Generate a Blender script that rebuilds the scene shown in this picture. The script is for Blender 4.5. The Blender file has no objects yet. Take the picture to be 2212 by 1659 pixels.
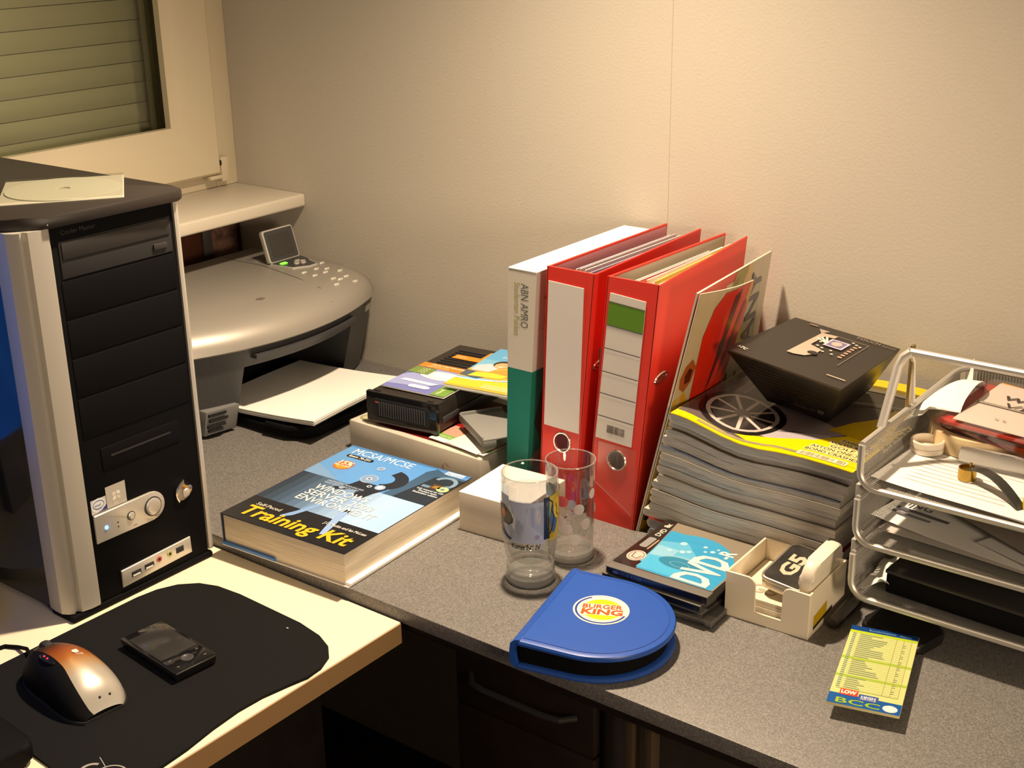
import bpy, bmesh, math, random
from mathutils import Vector, Matrix
random.seed(7)
PI = math.pi
scene = bpy.context.scene
COL = scene.collection
# ---------------------------------------------------------------- camera, light, exposure
# world axes: x runs along the plain wall away from the window wall, y points into the plain wall,
# z up; z = 0 is the grey desk top (0.74 m above the floor)
cd = bpy.data.cameras.new('camera'); cam = bpy.data.objects.new('camera', cd); COL.objects.link(cam)
cd.sensor_width = 36.0; cd.lens = 36.0*2850/2212; cd.clip_start = .02
R_ = Vector((0.79433472, 0.60727736, -0.01570227)); U_ = Vector((-0.19952673, 0.28522601, 0.93746211)); F_ = Vector((-0.57377821, 0.74152568, -0.34773299))
cam.matrix_world = Matrix(((R_.x, U_.x, -F_.x, 1.74606), (R_.y, U_.y, -F_.y, -1.48789), (R_.z, U_.z, -F_.z, .72), (0, 0, 0, 1)))
scene.camera = cam
scene.view_settings.view_transform = 'Standard'
scene.view_settings.look = 'None'
scene.view_settings.gamma = 1.0
scene.view_settings.use_curve_mapping = False
scene.view_settings.exposure = 0.0
w = bpy.data.worlds.new('world'); scene.world = w; w.use_nodes = True
w.node_tree.nodes['Background'].inputs[0].default_value = (1, .8, .58, 1)
w.node_tree.nodes['Background'].inputs[1].default_value = .02

def lamp(name, kind, loc, power, color, size, aim=None, **kw):
    d = bpy.data.lights.new(name, kind); d.energy = power; d.color = color
    if kind == 'AREA': d.shape = 'DISK'; d.size = size
    else: d.shadow_soft_size = size
    for k, v in kw.items(): setattr(d, k, v)
    o = bpy.data.objects.new(name, d); COL.objects.link(o); o.location = loc
    if aim: o.rotation_euler = (Vector(aim)-Vector(loc)).to_track_quat('-Z', 'Y').to_euler()
    return o
WARM = (1.0, .77, .525)
lamp('desk_spot', 'SPOT', (.87, -.345, 1.10), 104, WARM, .028, aim=(.90, -.80, 0), spot_size=math.radians(148), spot_blend=1.0)
lamp('room_light', 'AREA', (3.2, -1.45, .60), 27, WARM, .55, aim=(1.0, -.3, .15))

# ---------------------------------------------------------------- materials
MATS = {}
def mat(name, color=(.8, .8, .8), rough=.5, metal=0., spec=.5, bump=None, var=None, trans=0., emit=None, coat=0., ior=1.45, alpha=1.):
    """Principled material; bump=(scale,strength,distance) noise relief; var=(scale,amount) tonal grain"""
    if name in MATS: return MATS[name]
    m = bpy.data.materials.new(name); m.use_nodes = True; nt = m.node_tree; b = nt.nodes['Principled BSDF']
    b.inputs['Base Color'].default_value = (*color, 1); b.inputs['Roughness'].default_value = rough
    b.inputs['Metallic'].default_value = metal; b.inputs['Specular IOR Level'].default_value = spec
    b.inputs['Transmission Weight'].default_value = trans; b.inputs['IOR'].default_value = ior; b.inputs['Coat Weight'].default_value = coat
    b.inputs['Alpha'].default_value = alpha
    if emit: b.inputs['Emission Color'].default_value = (*emit[:3], 1); b.inputs['Emission Strength'].default_value = emit[3]
    if bump or var:
        tc = nt.nodes.new('ShaderNodeTexCoord')
    if bump:
        n = nt.nodes.new('ShaderNodeTexNoise'); n.inputs['Scale'].default_value = bump[0]; n.inputs['Detail'].default_value = 3
        nt.links.new(tc.outputs['Object'], n.inputs['Vector'])
        bp = nt.nodes.new('ShaderNodeBump'); bp.inputs['Strength'].default_value = bump[1]; bp.inputs['Distance'].default_value = bump[2]
        nt.links.new(n.outputs['Fac'], bp.inputs['Height']); nt.links.new(bp.outputs['Normal'], b.inputs['Normal'])
    if var:
        n = nt.nodes.new('ShaderNodeTexNoise'); n.inputs['Scale'].default_value = var[0]; n.inputs['Detail'].default_value = 4
        nt.links.new(tc.outputs['Object'], n.inputs['Vector'])
        r = nt.nodes.new('ShaderNodeValToRGB'); a = var[1]
        r.color_ramp.elements[0].position = .3; r.color_ramp.elements[1].position = .7
        r.color_ramp.elements[0].color = (*[max(0, c*(1-a)) for c in color], 1); r.color_ramp.elements[1].color = (*[min(1, c*(1+a)) for c in color], 1)
        nt.links.new(n.outputs['Fac'], r.inputs['Fac']); nt.links.new(r.outputs['Color'], b.inputs['Base Color'])
    MATS[name] = m; return m
def S(r, g, b):
    """8-bit sRGB to linear"""
    return tuple(((c/255)/12.92 if c/255 <= .04045 else ((c/255+.055)/1.055)**2.4) for c in (r, g, b))
def ink(rgb, rough=.4):
    c = S(*rgb); return mat('ink_%02x%02x%02x_%d' % (*rgb, int(rough*100)), c, rough)

def speckle_mat():
    m = mat('speckled_laminate', (.2, .18, .15), .48); nt = m.node_tree; b = nt.nodes['Principled BSDF']
    tc = nt.nodes.new('ShaderNodeTexCoord'); v = nt.nodes.new('ShaderNodeTexNoise'); v.inputs['Scale'].default_value = 640; v.inputs['Detail'].default_value = 3; v.inputs['Roughness'].default_value = .7
    nt.links.new(tc.outputs['Object'], v.inputs['Vector'])
    r = nt.nodes.new('ShaderNodeValToRGB'); cr = r.color_ramp
    cr.elements[0].position = .36; cr.elements[0].color = (.105, .10, .097, 1); cr.elements[1].position = .68; cr.elements[1].color = (.27, .258, .244, 1)
    e = cr.elements.new(.5); e.color = (.165, .158, .151, 1)
    nt.links.new(v.outputs['Fac'], r.inputs['Fac']); nt.links.new(r.outputs['Color'], b.inputs['Base Color'])
    return m
def page_mat(name, ca, cb, scale, axis='Z'):
    """fine parallel page edges"""
    m = mat(name, ca, .7); nt = m.node_tree; b = nt.nodes['Principled BSDF']
    tc = nt.nodes.new('ShaderNodeTexCoord'); mp = nt.nodes.new('ShaderNodeMapping'); n = nt.nodes.new('ShaderNodeTexNoise')
    s = {'X': (1, .02, .02), 'Y': (.02, 1, .02), 'Z': (.012, .012, 1)}[axis]
    mp.inputs['Scale'].default_value = [q*scale for q in s]; n.inputs['Scale'].default_value = 1; n.inputs['Detail'].default_value = 2
    nt.links.new(tc.outputs['Object'], mp.inputs['Vector']); nt.links.new(mp.outputs['Vector'], n.inputs['Vector'])
    r = nt.nodes.new('ShaderNodeValToRGB'); r.color_ramp.elements[0].position = .38; r.color_ramp.elements[1].position = .62
    r.color_ramp.elements[0].color = (*ca, 1); r.color_ramp.elements[1].color = (*cb, 1)
    nt.links.new(n.outputs['Fac'], r.inputs['Fac']); nt.links.new(r.outputs['Color'], b.inputs['Base Color'])
    return m
def ramp_mat(name, axis, stops, rough=.35, metal=0., coat=0.):
    """colour that changes along one object axis; stops = [(position in metres, colour)]"""
    m = mat(name, stops[0][1], rough, metal, coat=coat); nt = m.node_tree; b = nt.nodes['Principled BSDF']
    tc = nt.nodes.new('ShaderNodeTexCoord'); sp = nt.nodes.new('ShaderNodeSeparateXYZ'); mr = nt.nodes.new('ShaderNodeMapRange'); r = nt.nodes.new('ShaderNodeValToRGB')
    nt.links.new(tc.outputs['Object'], sp.inputs[0]); nt.links.new(sp.outputs['XYZ'.index(axis)], mr.inputs['Value'])
    a, z = stops[0][0], stops[-1][0]; mr.inputs['From Min'].default_value = a; mr.inputs['From Max'].default_value = z
    cr = r.color_ramp
    for i, (p, c) in enumerate(stops):
        t = (p-a)/(z-a)
        e = cr.elements[0] if i == 0 else (cr.elements[-1] if i == len(stops)-1 else cr.elements.new(t))
        e.position = t; e.color = (*c, 1)
    nt.links.new(mr.outputs[0], r.inputs['Fac']); nt.links.new(r.outputs['Color'], b.inputs['Base Color'])
    return m
def clear_mat(name, tint=(1, 1, 1), gloss=.12, rough=.08):
    """thin clear plastic film"""
    if name in MATS: return MATS[name]
    m = bpy.data.materials.new(name); m.use_nodes = True; nt = m.node_tree; nt.nodes.clear()
    o = nt.nodes.new('ShaderNodeOutputMaterial'); t = nt.nodes.new('ShaderNodeBsdfTransparent'); t.inputs[0].default_value = (*tint, 1)
    g = nt.nodes.new('ShaderNodeBsdfGlossy'); g.inputs['Roughness'].default_value = rough
    x = nt.nodes.new('ShaderNodeMixShader'); x.inputs[0].default_value = gloss
    nt.links.new(t.outputs[0], x.inputs[1]); nt.links.new(g.outputs[0], x.inputs[2]); nt.links.new(x.outputs[0], o.inputs[0])
    MATS[name] = m; return m
def glass_mat():
    """thin clear glass: transparent with Fresnel reflections"""
    m = bpy.data.materials.new('clear_glass'); m.use_nodes = True; nt = m.node_tree; nt.nodes.clear()
    o = nt.nodes.new('ShaderNodeOutputMaterial'); t = nt.nodes.new('ShaderNodeBsdfTransparent'); t.inputs[0].default_value = (.92, .925, .92, 1)
    g = nt.nodes.new('ShaderNodeBsdfGlossy'); g.inputs['Roughness'].default_value = .03
    x = nt.nodes.new('ShaderNodeMixShader'); lw = nt.nodes.new('ShaderNodeLayerWeight'); pw = nt.nodes.new('ShaderNodeMath'); pw.operation = 'POWER'; pw.inputs[1].default_value = 2.6; ml = nt.nodes.new('ShaderNodeMath'); ml.operation = 'MULTIPLY_ADD'; ml.inputs[1].default_value = .70; ml.inputs[2].default_value = .05
    nt.links.new(lw.outputs['Facing'], pw.inputs[0]); nt.links.new(pw.outputs[0], ml.inputs[0]); nt.links.new(ml.outputs[0], x.inputs[0]); nt.links.new(t.outputs[0], x.inputs[1]); nt.links.new(g.outputs[0], x.inputs[2]); nt.links.new(x.outputs[0], o.inputs[0]); return m
def thick_glass_mat():
    m = glass_mat(); m.name = 'thick_glass'; nt = m.node_tree; o = [n for n in nt.nodes if n.type == 'OUTPUT_MATERIAL'][0]; x = o.inputs[0].links[0].from_node
    d = nt.nodes.new('ShaderNodeBsdfDiffuse'); d.inputs[0].default_value = (.8, .8, .78, 1); y = nt.nodes.new('ShaderNodeMixShader'); y.inputs[0].default_value = .13
    nt.links.new(x.outputs[0], y.inputs[1]); nt.links.new(d.outputs[0], y.inputs[2]); nt.links.new(y.outputs[0], o.inputs[0]); return m
def wire_mesh_mat():
    """expanded-metal mesh: round-cornered square holes 2.4 mm apart"""
    m = mat('wire_mesh', (.40, .385, .36), .5, .4); nt = m.node_tree; b = nt.nodes['Principled BSDF']
    tc = nt.nodes.new('ShaderNodeTexCoord'); sp = nt.nodes.new('ShaderNodeSeparateXYZ'); nt.links.new(tc.outputs['Object'], sp.inputs[0])
    def mth(op, a, b2=None, v=None):
        n = nt.nodes.new('ShaderNodeMath'); n.operation = op; nt.links.new(a, n.inputs[0])
        if b2 is not None: nt.links.new(b2, n.inputs[1])
        if v is not None: n.inputs[1].default_value = v
        return n.outputs[0]
    A = mth('ADD', sp.outputs[0], sp.outputs[2]); B = mth('ADD', sp.outputs[1], sp.outputs[2])
    pa = mth('ADD', A, B); pb = mth('SUBTRACT', A, B)
    fa = mth('FRACT', mth('MULTIPLY', pa, v=1/.0034)); fb = mth('FRACT', mth('MULTIPLY', pb, v=1/.0034))
    ga = mth('LESS_THAN', fa, v=.55); gb = mth('LESS_THAN', fb, v=.55); g = mth('MAXIMUM', ga, gb)
    nt.links.new(g, b.inputs['Alpha']); return m

M = {}
M['wall'] = mat('wall_paint', (.555, .515, .45), .85, bump=(260, .25, .0012))
M['white_pvc'] = mat('white_pvc', (.60, .53, .39), .35)
M['sill'] = mat('sill_white', (.64, .59, .50), .4)
M['desk'] = speckle_mat()
M['beech'] = mat('pale_laminate', (.82, .72, .54), .42, bump=(500, .05, .0004))
M['beech_edge'] = mat('laminate_edge', (.36, .22, .10), .5)
M['dark_wood'] = mat('dark_wood', (.009, .0055, .0045), .5, var=(40, .3))
M['black_plastic'] = mat('black_plastic', (.005, .005, .006), .6, spec=.07)
M['black_gloss'] = mat('black_gloss', (.008, .008, .009), .12, coat=.4)
M['black_matte'] = mat('black_matte', (.016, .016, .018), .75)
M['silver'] = mat('silver_plastic', (.44, .42, .385), .5, .35)
M['silver_light'] = mat('silver_light', (.62, .60, .56), .3, .5)
M['grey_plastic'] = mat('grey_plastic', (.17, .17, .17), .4)
M['dark_grey'] = mat('dark_grey_plastic', (.05, .05, .055), .4)
M['chrome'] = mat('chrome', (.7, .69, .67), .18, 1.)
M['paper'] = mat('white_paper', (.84, .83, .80), .7)
M['red_board'] = mat('red_binder_board', (.74, .042, .026), .36, bump=(700, .08, .0003))
M['red_edge'] = mat('red_binder_edge', (.62, .07, .04), .4)
M['glass'] = glass_mat(); M['thick_glass'] = thick_glass_mat()
M['clear'] = clear_mat('clear_plastic')
M['mesh'] = wire_mesh_mat()
M['tube_metal'] = mat('tube_metal', (.60, .58, .54), .46, .7)
M['rubber'] = mat('rubber_cloth', (.007, .007, .008), .85, spec=.15, bump=(900, .3, .0004))

# ---------------------------------------------------------------- mesh builder
class MB:
    def __init__(s): s.bm = bmesh.new(); s.mats = []
    def mi(s, m):
        if m not in s.mats: s.mats.append(m)
        return s.mats.index(m)
    def merge(s, tb, m, mx=None):
        i = s.mi(m); vs = {}
        for v in tb.verts: vs[v] = s.bm.verts.new(mx @ v.co if mx else v.co)
        for f in tb.faces:
            try: nf = s.bm.faces.new([vs[v] for v in f.verts]); nf.material_index = i
            except ValueError: pass
        tb.free(); return s
    def box(s, x0, x1, y0, y1, z0, z1, m, bev=0., seg=2, mx=None):
        tb = bmesh.new(); bmesh.ops.create_cube(tb, size=1)
        for v in tb.verts: v.co = Vector(((x0+x1)/2+v.co.x*(x1-x0), (y0+y1)/2+v.co.y*(y1-y0), (z0+z1)/2+v.co.z*(z1-z0)))
        if bev: bmesh.ops.bevel(tb, geom=tb.edges[:], offset=bev, segments=seg, affect='EDGES', profile=.5)
        return s.merge(tb, m, mx)
    def hexa(s, bot, top, m, bev=0., seg=2):
        """eight-cornered solid; bot and top are counter-clockwise corner lists"""
        tb = bmesh.new(); b = [tb.verts.new(p) for p in bot]; t = [tb.verts.new(p) for p in top]; n = len(b)
        tb.faces.new(b[::-1]); tb.faces.new(t)
        for i in range(n): tb.faces.new((b[i], b[(i+1) % n], t[(i+1) % n], t[i]))
        if bev: bmesh.ops.bevel(tb, geom=tb.edges[:], offset=bev, segments=seg, affect='EDGES', profile=.5)
        return s.merge(tb, m)
    def prism(s, pts, z0, z1, m, bev=0., seg=2, mx=None):
        tb = bmesh.new(); b = [tb.verts.new((p[0], p[1], z0)) for p in pts]; t = [tb.verts.new((p[0], p[1], z1)) for p in pts]; n = len(b)
        tb.faces.new(b[::-1]); ft = tb.faces.new(t)
        for i in range(n): tb.faces.new((b[i], b[(i+1) % n], t[(i+1) % n], t[i]))
        if bev:
            ed = [e for e in tb.edges if abs(e.verts[0].co.z-e.verts[1].co.z) < 1e-7]
            bmesh.ops.bevel(tb, geom=ed, offset=bev, segments=seg, affect='EDGES', profile=.5)
        return s.merge(tb, m, mx)
    def rings(s, rings, m, cap0=True, cap1=True, closed=True):
        tb = bmesh.new(); R = [[tb.verts.new(p) for p in r] for r in rings]; n = len(R[0])
        for a, b in zip(R, R[1:]):
            for i in range(n if closed else n-1): tb.faces.new((a[i], a[(i+1) % n], b[(i+1) % n], b[i]))
        if closed and cap0: tb.faces.new(R[0][::-1])
        if closed and cap1: tb.faces.new(R[-1])
        return s.merge(tb, m)
    def tube(s, path, r, m, seg=8, cyc=False):
        P = [Vector(p) for p in path]; n = len(P); rings = []; up = Vector((0, 0, 1))
        nrm = None
        for i, p in enumerate(P):
            a = P[(i-1) % n] if (i > 0 or cyc) else p; b = P[(i+1) % n] if (i < n-1 or cyc) else p
            d = (b-a).normalized()
            if nrm is None: nrm = d.orthogonal().normalized()
            nrm = (nrm-d*nrm.dot(d)); nrm = nrm.normalized() if nrm.length > 1e-6 else d.orthogonal().normalized()
            bn = d.cross(nrm); rr = r[i] if isinstance(r, (list, tuple)) else r
            rings.append([p+nrm*rr*math.cos(2*PI*k/seg)+bn*rr*math.sin(2*PI*k/seg) for k in range(seg)])
        if cyc:
            rings.append(rings[0]); return s.rings(rings, m, False, False)
        return s.rings(rings, m)
    def lathe(s, prof, m, seg=32, c=(0, 0, 0), cap0=True, cap1=True, mx=None, loop=False):
        c = Vector(c); rg = [[c+Vector((r*math.cos(2*PI*k/seg), r*math.sin(2*PI*k/seg), z)) for k in range(seg)] for r, z in prof]
        if mx: rg = [[mx @ p for p in r] for r in rg]
        if loop: rg.append(rg[0]); cap0 = cap1 = False
        return s.rings(rg, m, cap0, cap1)
    def sheet(s, fn, nu, nv, m, th=0.):
        """surface fn(u,v) for u,v in 0..1, given thickness th downwards"""
        tb = bmesh.new(); T = [[tb.verts.new(fn(i/nu, j/nv)) for j in range(nv+1)] for i in range(nu+1)]
        for i in range(nu):
            for j in range(nv): tb.faces.new((T[i][j], T[i+1][j], T[i+1][j+1], T[i][j+1]))
        if th:
            tb.normal_update(); bmesh.ops.solidify(tb, geom=tb.faces[:], thickness=th)
        return s.merge(tb, m)
    def build(s, name, parent=None, smooth=35, loc=None):
        bmesh.ops.recalc_face_normals(s.bm, faces=s.bm.faces[:])
        me = bpy.data.meshes.new(name); s.bm.to_mesh(me); s.bm.free()
        for m in s.mats: me.materials.append(m)
        if smooth:
            for p in me.polygons: p.use_smooth = True
            me.set_sharp_from_angle(angle=math.radians(smooth))
        o = bpy.data.objects.new(name, me); COL.objects.link(o)
        if parent: o.parent = parent
        if loc: o.location = loc
        return o
def tag(o, label, cat, group=None):
    o['label'] = label; o['category'] = cat
    if group: o['group'] = group
    return o
def thing(name, label, cat, loc=(0, 0, 0), rz=0., group=None):
    o = bpy.data.objects.new(name, None); COL.objects.link(o); o.empty_display_size = .02
    o.location = loc; o.rotation_euler = (0, 0, rz); return tag(o, label, cat, group)
def struct(o): o['kind'] = 'structure'; return o
def part(name, parent, m, *a, **k): return MB().box(*a, m, **k).build(name, parent)
def rrect(w, h, r, seg=4, x0=0., y0=0.):
    p = []
    for cx, cy, a in ((w-r, r, -PI/2), (w-r, h-r, 0), (r, h-r, PI/2), (r, r, PI)):
        for k in range(seg+1): t = a+PI/2*k/seg; p.append((x0+cx+r*math.cos(t), y0+cy+r*math.sin(t)))
    return p
def ell(cx, cy, rx, ry, n=24, a0=0., a1=2*PI):
    full = abs(a1-a0-2*PI) < 1e-6
    return [(cx+rx*math.cos(a0+(a1-a0)*k/(n if full else n-1)), cy+ry*math.sin(a0+(a1-a0)*k/(n if full else n-1))) for k in range(n)]

class Print:
    """flat print on a surface: coloured shapes and lettering in u,v metres, laid on by a mapping"""
    def __init__(s, rough=.4): s.mb = MB(); s.rough = rough; s.lay = 0
    def poly(s, pts, c, l=1):
        s.lay += .004; l += min(s.lay, .9)
        tb = bmesh.new(); vs = [tb.verts.new((p[0], p[1], l)) for p in pts]; f = tb.faces.new(vs)
        if f.normal.z == 0: f.normal_update()
        f.normal_update()
        if f.normal.z < 0: f.normal_flip()
        bmesh.ops.triangulate(tb, faces=tb.faces[:]); s.mb.merge(tb, ink(c, s.rough)); return s
    def rect(s, u0, u1, v0, v1, c, l=1): return s.poly(((u0, v0), (u1, v0), (u1, v1), (u0, v1)), c, l)
    def ring(s, cx, cy, rx, ry, t, c, l=1, a0=0., a1=2*PI, n=28):
        o = ell(cx, cy, rx, ry, n, a0, a1); i = ell(cx, cy, rx-t, ry-t, n, a0, a1); full = abs(a1-a0-2*PI) < 1e-6
        for k in range(n if full else n-1): s.poly((i[k], o[k], o[(k+1) % n], i[(k+1) % n]), c, l)
        return s
    def line(s, p, q, wd, c, l=1):
        p = Vector(p); q = Vector(q); d = (q-p).normalized()*wd/2; n = Vector((-d.y, d.x)); return s.poly((p+n, p-n, q-n, q+n), c, l)
    def stroke(s, pts, wd, c, l=1):
        for a, b in zip(pts, pts[1:]): s.line(a, b, wd, c, l)
        return s
    def text(s, t, u, v, size, c, l=2, rot=0., sx=1., shear=0., bold=0., align='LEFT', width=None):
        s.lay += .004; l += min(s.lay, .9)
        cu = bpy.data.curves.new('t', 'FONT'); cu.body = t; cu.size = 1; cu.resolution_u = 2; cu.shear = shear; cu.offset = bold
        ob = bpy.data.objects.new('t', cu); COL.objects.link(ob)
        bpy.context.view_layer.update()
        me = ob.to_mesh(); xs = [q.co.x for q in me.vertices]
        if xs:
            wdt = max(xs)-min(xs)
            if width: sx = width/(wdt*size)
            off = {'LEFT': 0, 'CENTER': -wdt/2, 'RIGHT': -wdt}[align]-min(xs)
            i = s.mb.mi(ink(c, s.rough)); ca, sa = math.cos(rot), math.sin(rot); vs = []
            for q in me.vertices:
                x = (q.co.x+off)*size*sx; y = q.co.y*size
                vs.append(s.mb.bm.verts.new((u+x*ca-y*sa, v+x*sa+y*ca, l)))
            for pl in me.polygons:
                try: f = s.mb.bm.faces.new([vs[k] for k in pl.vertices]); f.material_index = i
                except ValueError: pass
        ob.to_mesh_clear(); bpy.data.objects.remove(ob); bpy.data.curves.remove(cu); return s
    def barcode(s, u, v, wd, h, l=2, c=(70, 60, 55), n=22, seed=3):
        rn = random.Random(seed); x = u
        while x < u+wd: b = wd/n*rn.choice((.3, .5, .8)); s.rect(x, min(x+b, u+wd), v, v+h, c, l); x += b+wd/n*rn.choice((.3, .4, .7))
        return s
    def build(s, name, parent, o=(0, 0, 0), u=(1, 0, 0), v=(0, 1, 0), fn=None, cuts=None, eps=.00016):
        bm = s.mb.bm
        if cuts:
            for c in cuts: bmesh.ops.bisect_plane(bm, geom=bm.verts[:]+bm.edges[:]+bm.faces[:], plane_co=(c, 0, 0), plane_no=(1, 0, 0), dist=1e-7)
        o = Vector(o); u = Vector(u).normalized(); v = Vector(v).normalized(); n = u.cross(v)
        for q in bm.verts:
            a, b, l = q.co
            q.co = fn(a, b, l*eps) if fn else o+u*a+v*b+n*(l*eps)
        me = bpy.data.meshes.new(name); bm.to_mesh(me); bm.free()
        for m in s.mb.mats: me.materials.append(m)
        ob = bpy.data.objects.new(name, me); COL.objects.link(ob); ob.parent = parent; return ob
# ================================================================ the room
FZ = -.74; CZ = 1.76
wb = struct(MB().box(-.3, 4.3, 0, .12, FZ, CZ, M['wall']).build('wall_back'))
sm = mat('seam_dark_line', (.43, .38, .30), .9)  # wallpaper joint, a thin strip darker than the wall
MB().box(.8608, .8614, -.0003, .0005, .30, CZ, sm).build('wallpaper_seam', wb)
WY = -1.30; WZ0 = .268; WZ1 = 1.42
wl = MB()
wl.box(-.25, 0, -4.1, 0, FZ, WZ0, M['wall']); wl.box(-.25, 0, -4.1, 0, WZ1, CZ, M['wall']); wl.box(-.25, 0, -4.1, WY, WZ0, WZ1, M['wall'])
wl = struct(wl.build('wall_left'))
brown = mat('brown_wall_panel', (.10, .030, .014), .55, var=(9, .55))
MB().box(0, .006, -1.3, -.001, -.02, .243, brown, .001).build('niche_panel', wl)
MB().box(.006, .012, -.088, -.070, .155, .243, mat('galvanised_strip', (.16, .15, .13), .45, .6), .001).build('shutter_strap_cover', wl)
MB().box(.006, .0085, -.068, -.012, .10, .243, mat('worn_plaster', (.16, .085, .06), .8, var=(60, .5))).build('plaster_patch', wl)
struct(MB().box(4.2, 4.3, -4.1, .1, FZ, CZ, M['wall']).build('wall_right'))
struct(MB().box(-.3, 4.3, -4.2, -4.1, FZ, CZ, M['wall']).build('wall_front'))
struct(MB().box(-.3, 4.3, -4.2, .12, FZ-.1, FZ, mat('floor_brown', (.10, .06, .04), .5, var=(12, .3))).build('floor'))
struct(MB().box(-.3, 4.3, -4.2, .12, CZ, CZ+.1, mat('ceiling_paint', (.8, .78, .72), .9)).build('ceiling'))
# window sill
sl = MB().box(0, .173, WY, -.0005, .245, .266, M['sill'], .004, 3).build('trim_1'); struct(sl)
# window with roller shutter
W1 = bpy.data.objects.new('window_1', None); COL.objects.link(W1); struct(W1); W1.location = (0, -.65, .266)
def wbox(name, *a, m=M['white_pvc'], bev=.002, seg=2):
    mb = MB()
    for q in (a if isinstance(a[0], tuple) else (a,)): mb.box(q[0], q[1], q[2]+.65, q[3]+.65, q[4]-.266, q[5]-.266, m, bev, seg)
    return mb.build(name, W1)
wbox('outer_frame', (-.06, .010, -.047, 0, .266, 1.42), (-.06, .010, WY, WY+.03, .266, 1.42), (-.06, .010, WY+.03, -.047, .266, .290), (-.06, .010, WY+.03, -.047, 1.39, 1.42))
# sash as four mitred members with a sloped glazing edge
def member(p0, p1, inn, wd):
    """bar from p0 to p1 in (y,z); inn = unit direction to the glass"""
    mb = MB(); d = (Vector(p1)-Vector(p0)).normalized(); rg = []
    prof = ((-.04, 0), (.026, 0), (.030, .004), (.030, wd*.62), (.022, wd*.80), (.018, wd), (.005, wd), (.002, wd-.012), (-.04, wd-.034))
    for p, s in ((Vector(p0), 1), (Vector(p1), -1)):
        rg.append([Vector((x, (p+Vector(inn)*t+d*t*s).x+.65, (p+Vector(inn)*t+d*t*s).y-.266)) for x, t in prof])
    mb.rings(rg, M['white_pvc']); return mb.build('sash_rail', W1)
YA, YB, ZA, ZB = -.050, WY+.033, .291, 1.388; SW = .086
member((YA, ZA), (YB, ZA), (0, 1), SW); member((YA, ZB), (YA, ZA), (-1, 0), SW)
member((YB, ZB), (YA, ZB), (0, -1), SW); member((YB, ZA), (YB, ZB), (1, 0), SW)
wbox('sash_gasket', (.004, .0170, -.050, -.0455, .394, 1.38), m=mat('tan_gasket', (.27, .17, .05), .7), bev=0)
seal = mat('black_seal', (.012, .010, .009), .6)
wbox('glazing_seal', (-.032, -.014, -.1165, -.098, .352, 1.31), (-.032, -.018, WY+.12, WY+.127, .352, 1.31), (-.032, -.018, WY+.12, -.098, .352, .3665), (-.032, -.018, WY+.12, -.098, 1.305, 1.31), m=seal, bev=0)
wbox('pane', (-.012, -.008, WY+.115, -.120, .366, 1.31), m=clear_mat('window_glass', (.93, .95, .90), .07, .02), bev=0)
wbox('hinge', (.010, .026, -.047, -.030, .276, .318), bev=.003); wbox('hinge_pin', (.012, .027, -.054, -.046, .305, .313), m=seal, bev=.001)
wbox('hinge_arm', (.012, .030, -.075, -.048, .283, .2895), bev=.002)
wbox('guide_rail', (-.075, -.06, -.103, -.080, .27, 1.42), m=mat('guide_grey', (.33, .31, .25), .5), bev=.001)
slat_m = mat('shutter_slat', (.40, .385, .26), .55)
for k in range(26):
    z0 = .340+k*.0331 - .266 - .0331*2
    mb = MB(); pr = []
    for t in range(7):
        q = t/6; pr.append((-.096+.0035*math.sin(PI*q), z0+.0006+q*.0319))
    pr += [(-.101, z0+.0325), (-.101, z0+.0006)]
    mb.rings([[Vector((x, y, z)) for x, z in pr] for y in (WY+.03+.65, -.066+.65)], slat_m); mb.build('shutter_slat', W1)
wbox('shutter_backing', (-.125, -.11, WY, 0, .26, 1.42), m=seal, bev=0)

# ================================================================ desks
gd = thing('corner_desk', 'grey speckled laminate desk running along the plain cream wall', 'desk', (1.3, -.29, FZ))
def gp(name, m, x0, x1, y0, y1, z0, z1, bev=.001): return MB().box(x0-1.3, x1-1.3, y0+.29, y1+.29, z0-FZ, z1-FZ, m, bev).build(name, gd)
gp('desktop', M['desk'], .0065, 2.75, -.575, -.0015, -.0175, 0, .0012)
gp('under_frame', M['dark_wood'], .01, 2.74, -.569, -.004, -.030, -.0175)
leg_m = mat('brass_grey_leg', (.10, .07, .04), .45, .5)
for x in (1.158, 1.180): gp('leg', leg_m, x, x+.009, -.556, -.540, FZ, -.030, .001)
for x in (2.70,): gp('leg', leg_m, x, x+.03, -.556, -.526, FZ, -.030, .001)
gp('end_panel', M['dark_wood'], .02, .038, -.55, -.02, FZ, -.030)
bd = thing('beech_desk', 'pale beech laminate desk under the black computer tower', 'desk', (.44, -1.2, FZ))
def bp_(name, m, x0, x1, y0, y1, z0, z1, bev=.001): return MB().box(x0-.44, x1-.44, y0+1.2, y1+1.2, z0-FZ, z1-FZ, m, bev).build(name, bd)
bp_('desktop', M['beech'], .006, .884, -2.2, -.5765, -.041, -.015, .0016)
bp_('edge_band', M['beech_edge'], .8842, .8850, -2.198, -.578, -.0400, -.0165, 0)
bp_('leg_panel', M['dark_wood'], .80, .818, -2.1, -.64, FZ, -.0412)
bp_('leg_panel', M['dark_wood'], .02, .038, -2.1, -.60, FZ, -.0412)
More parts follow.
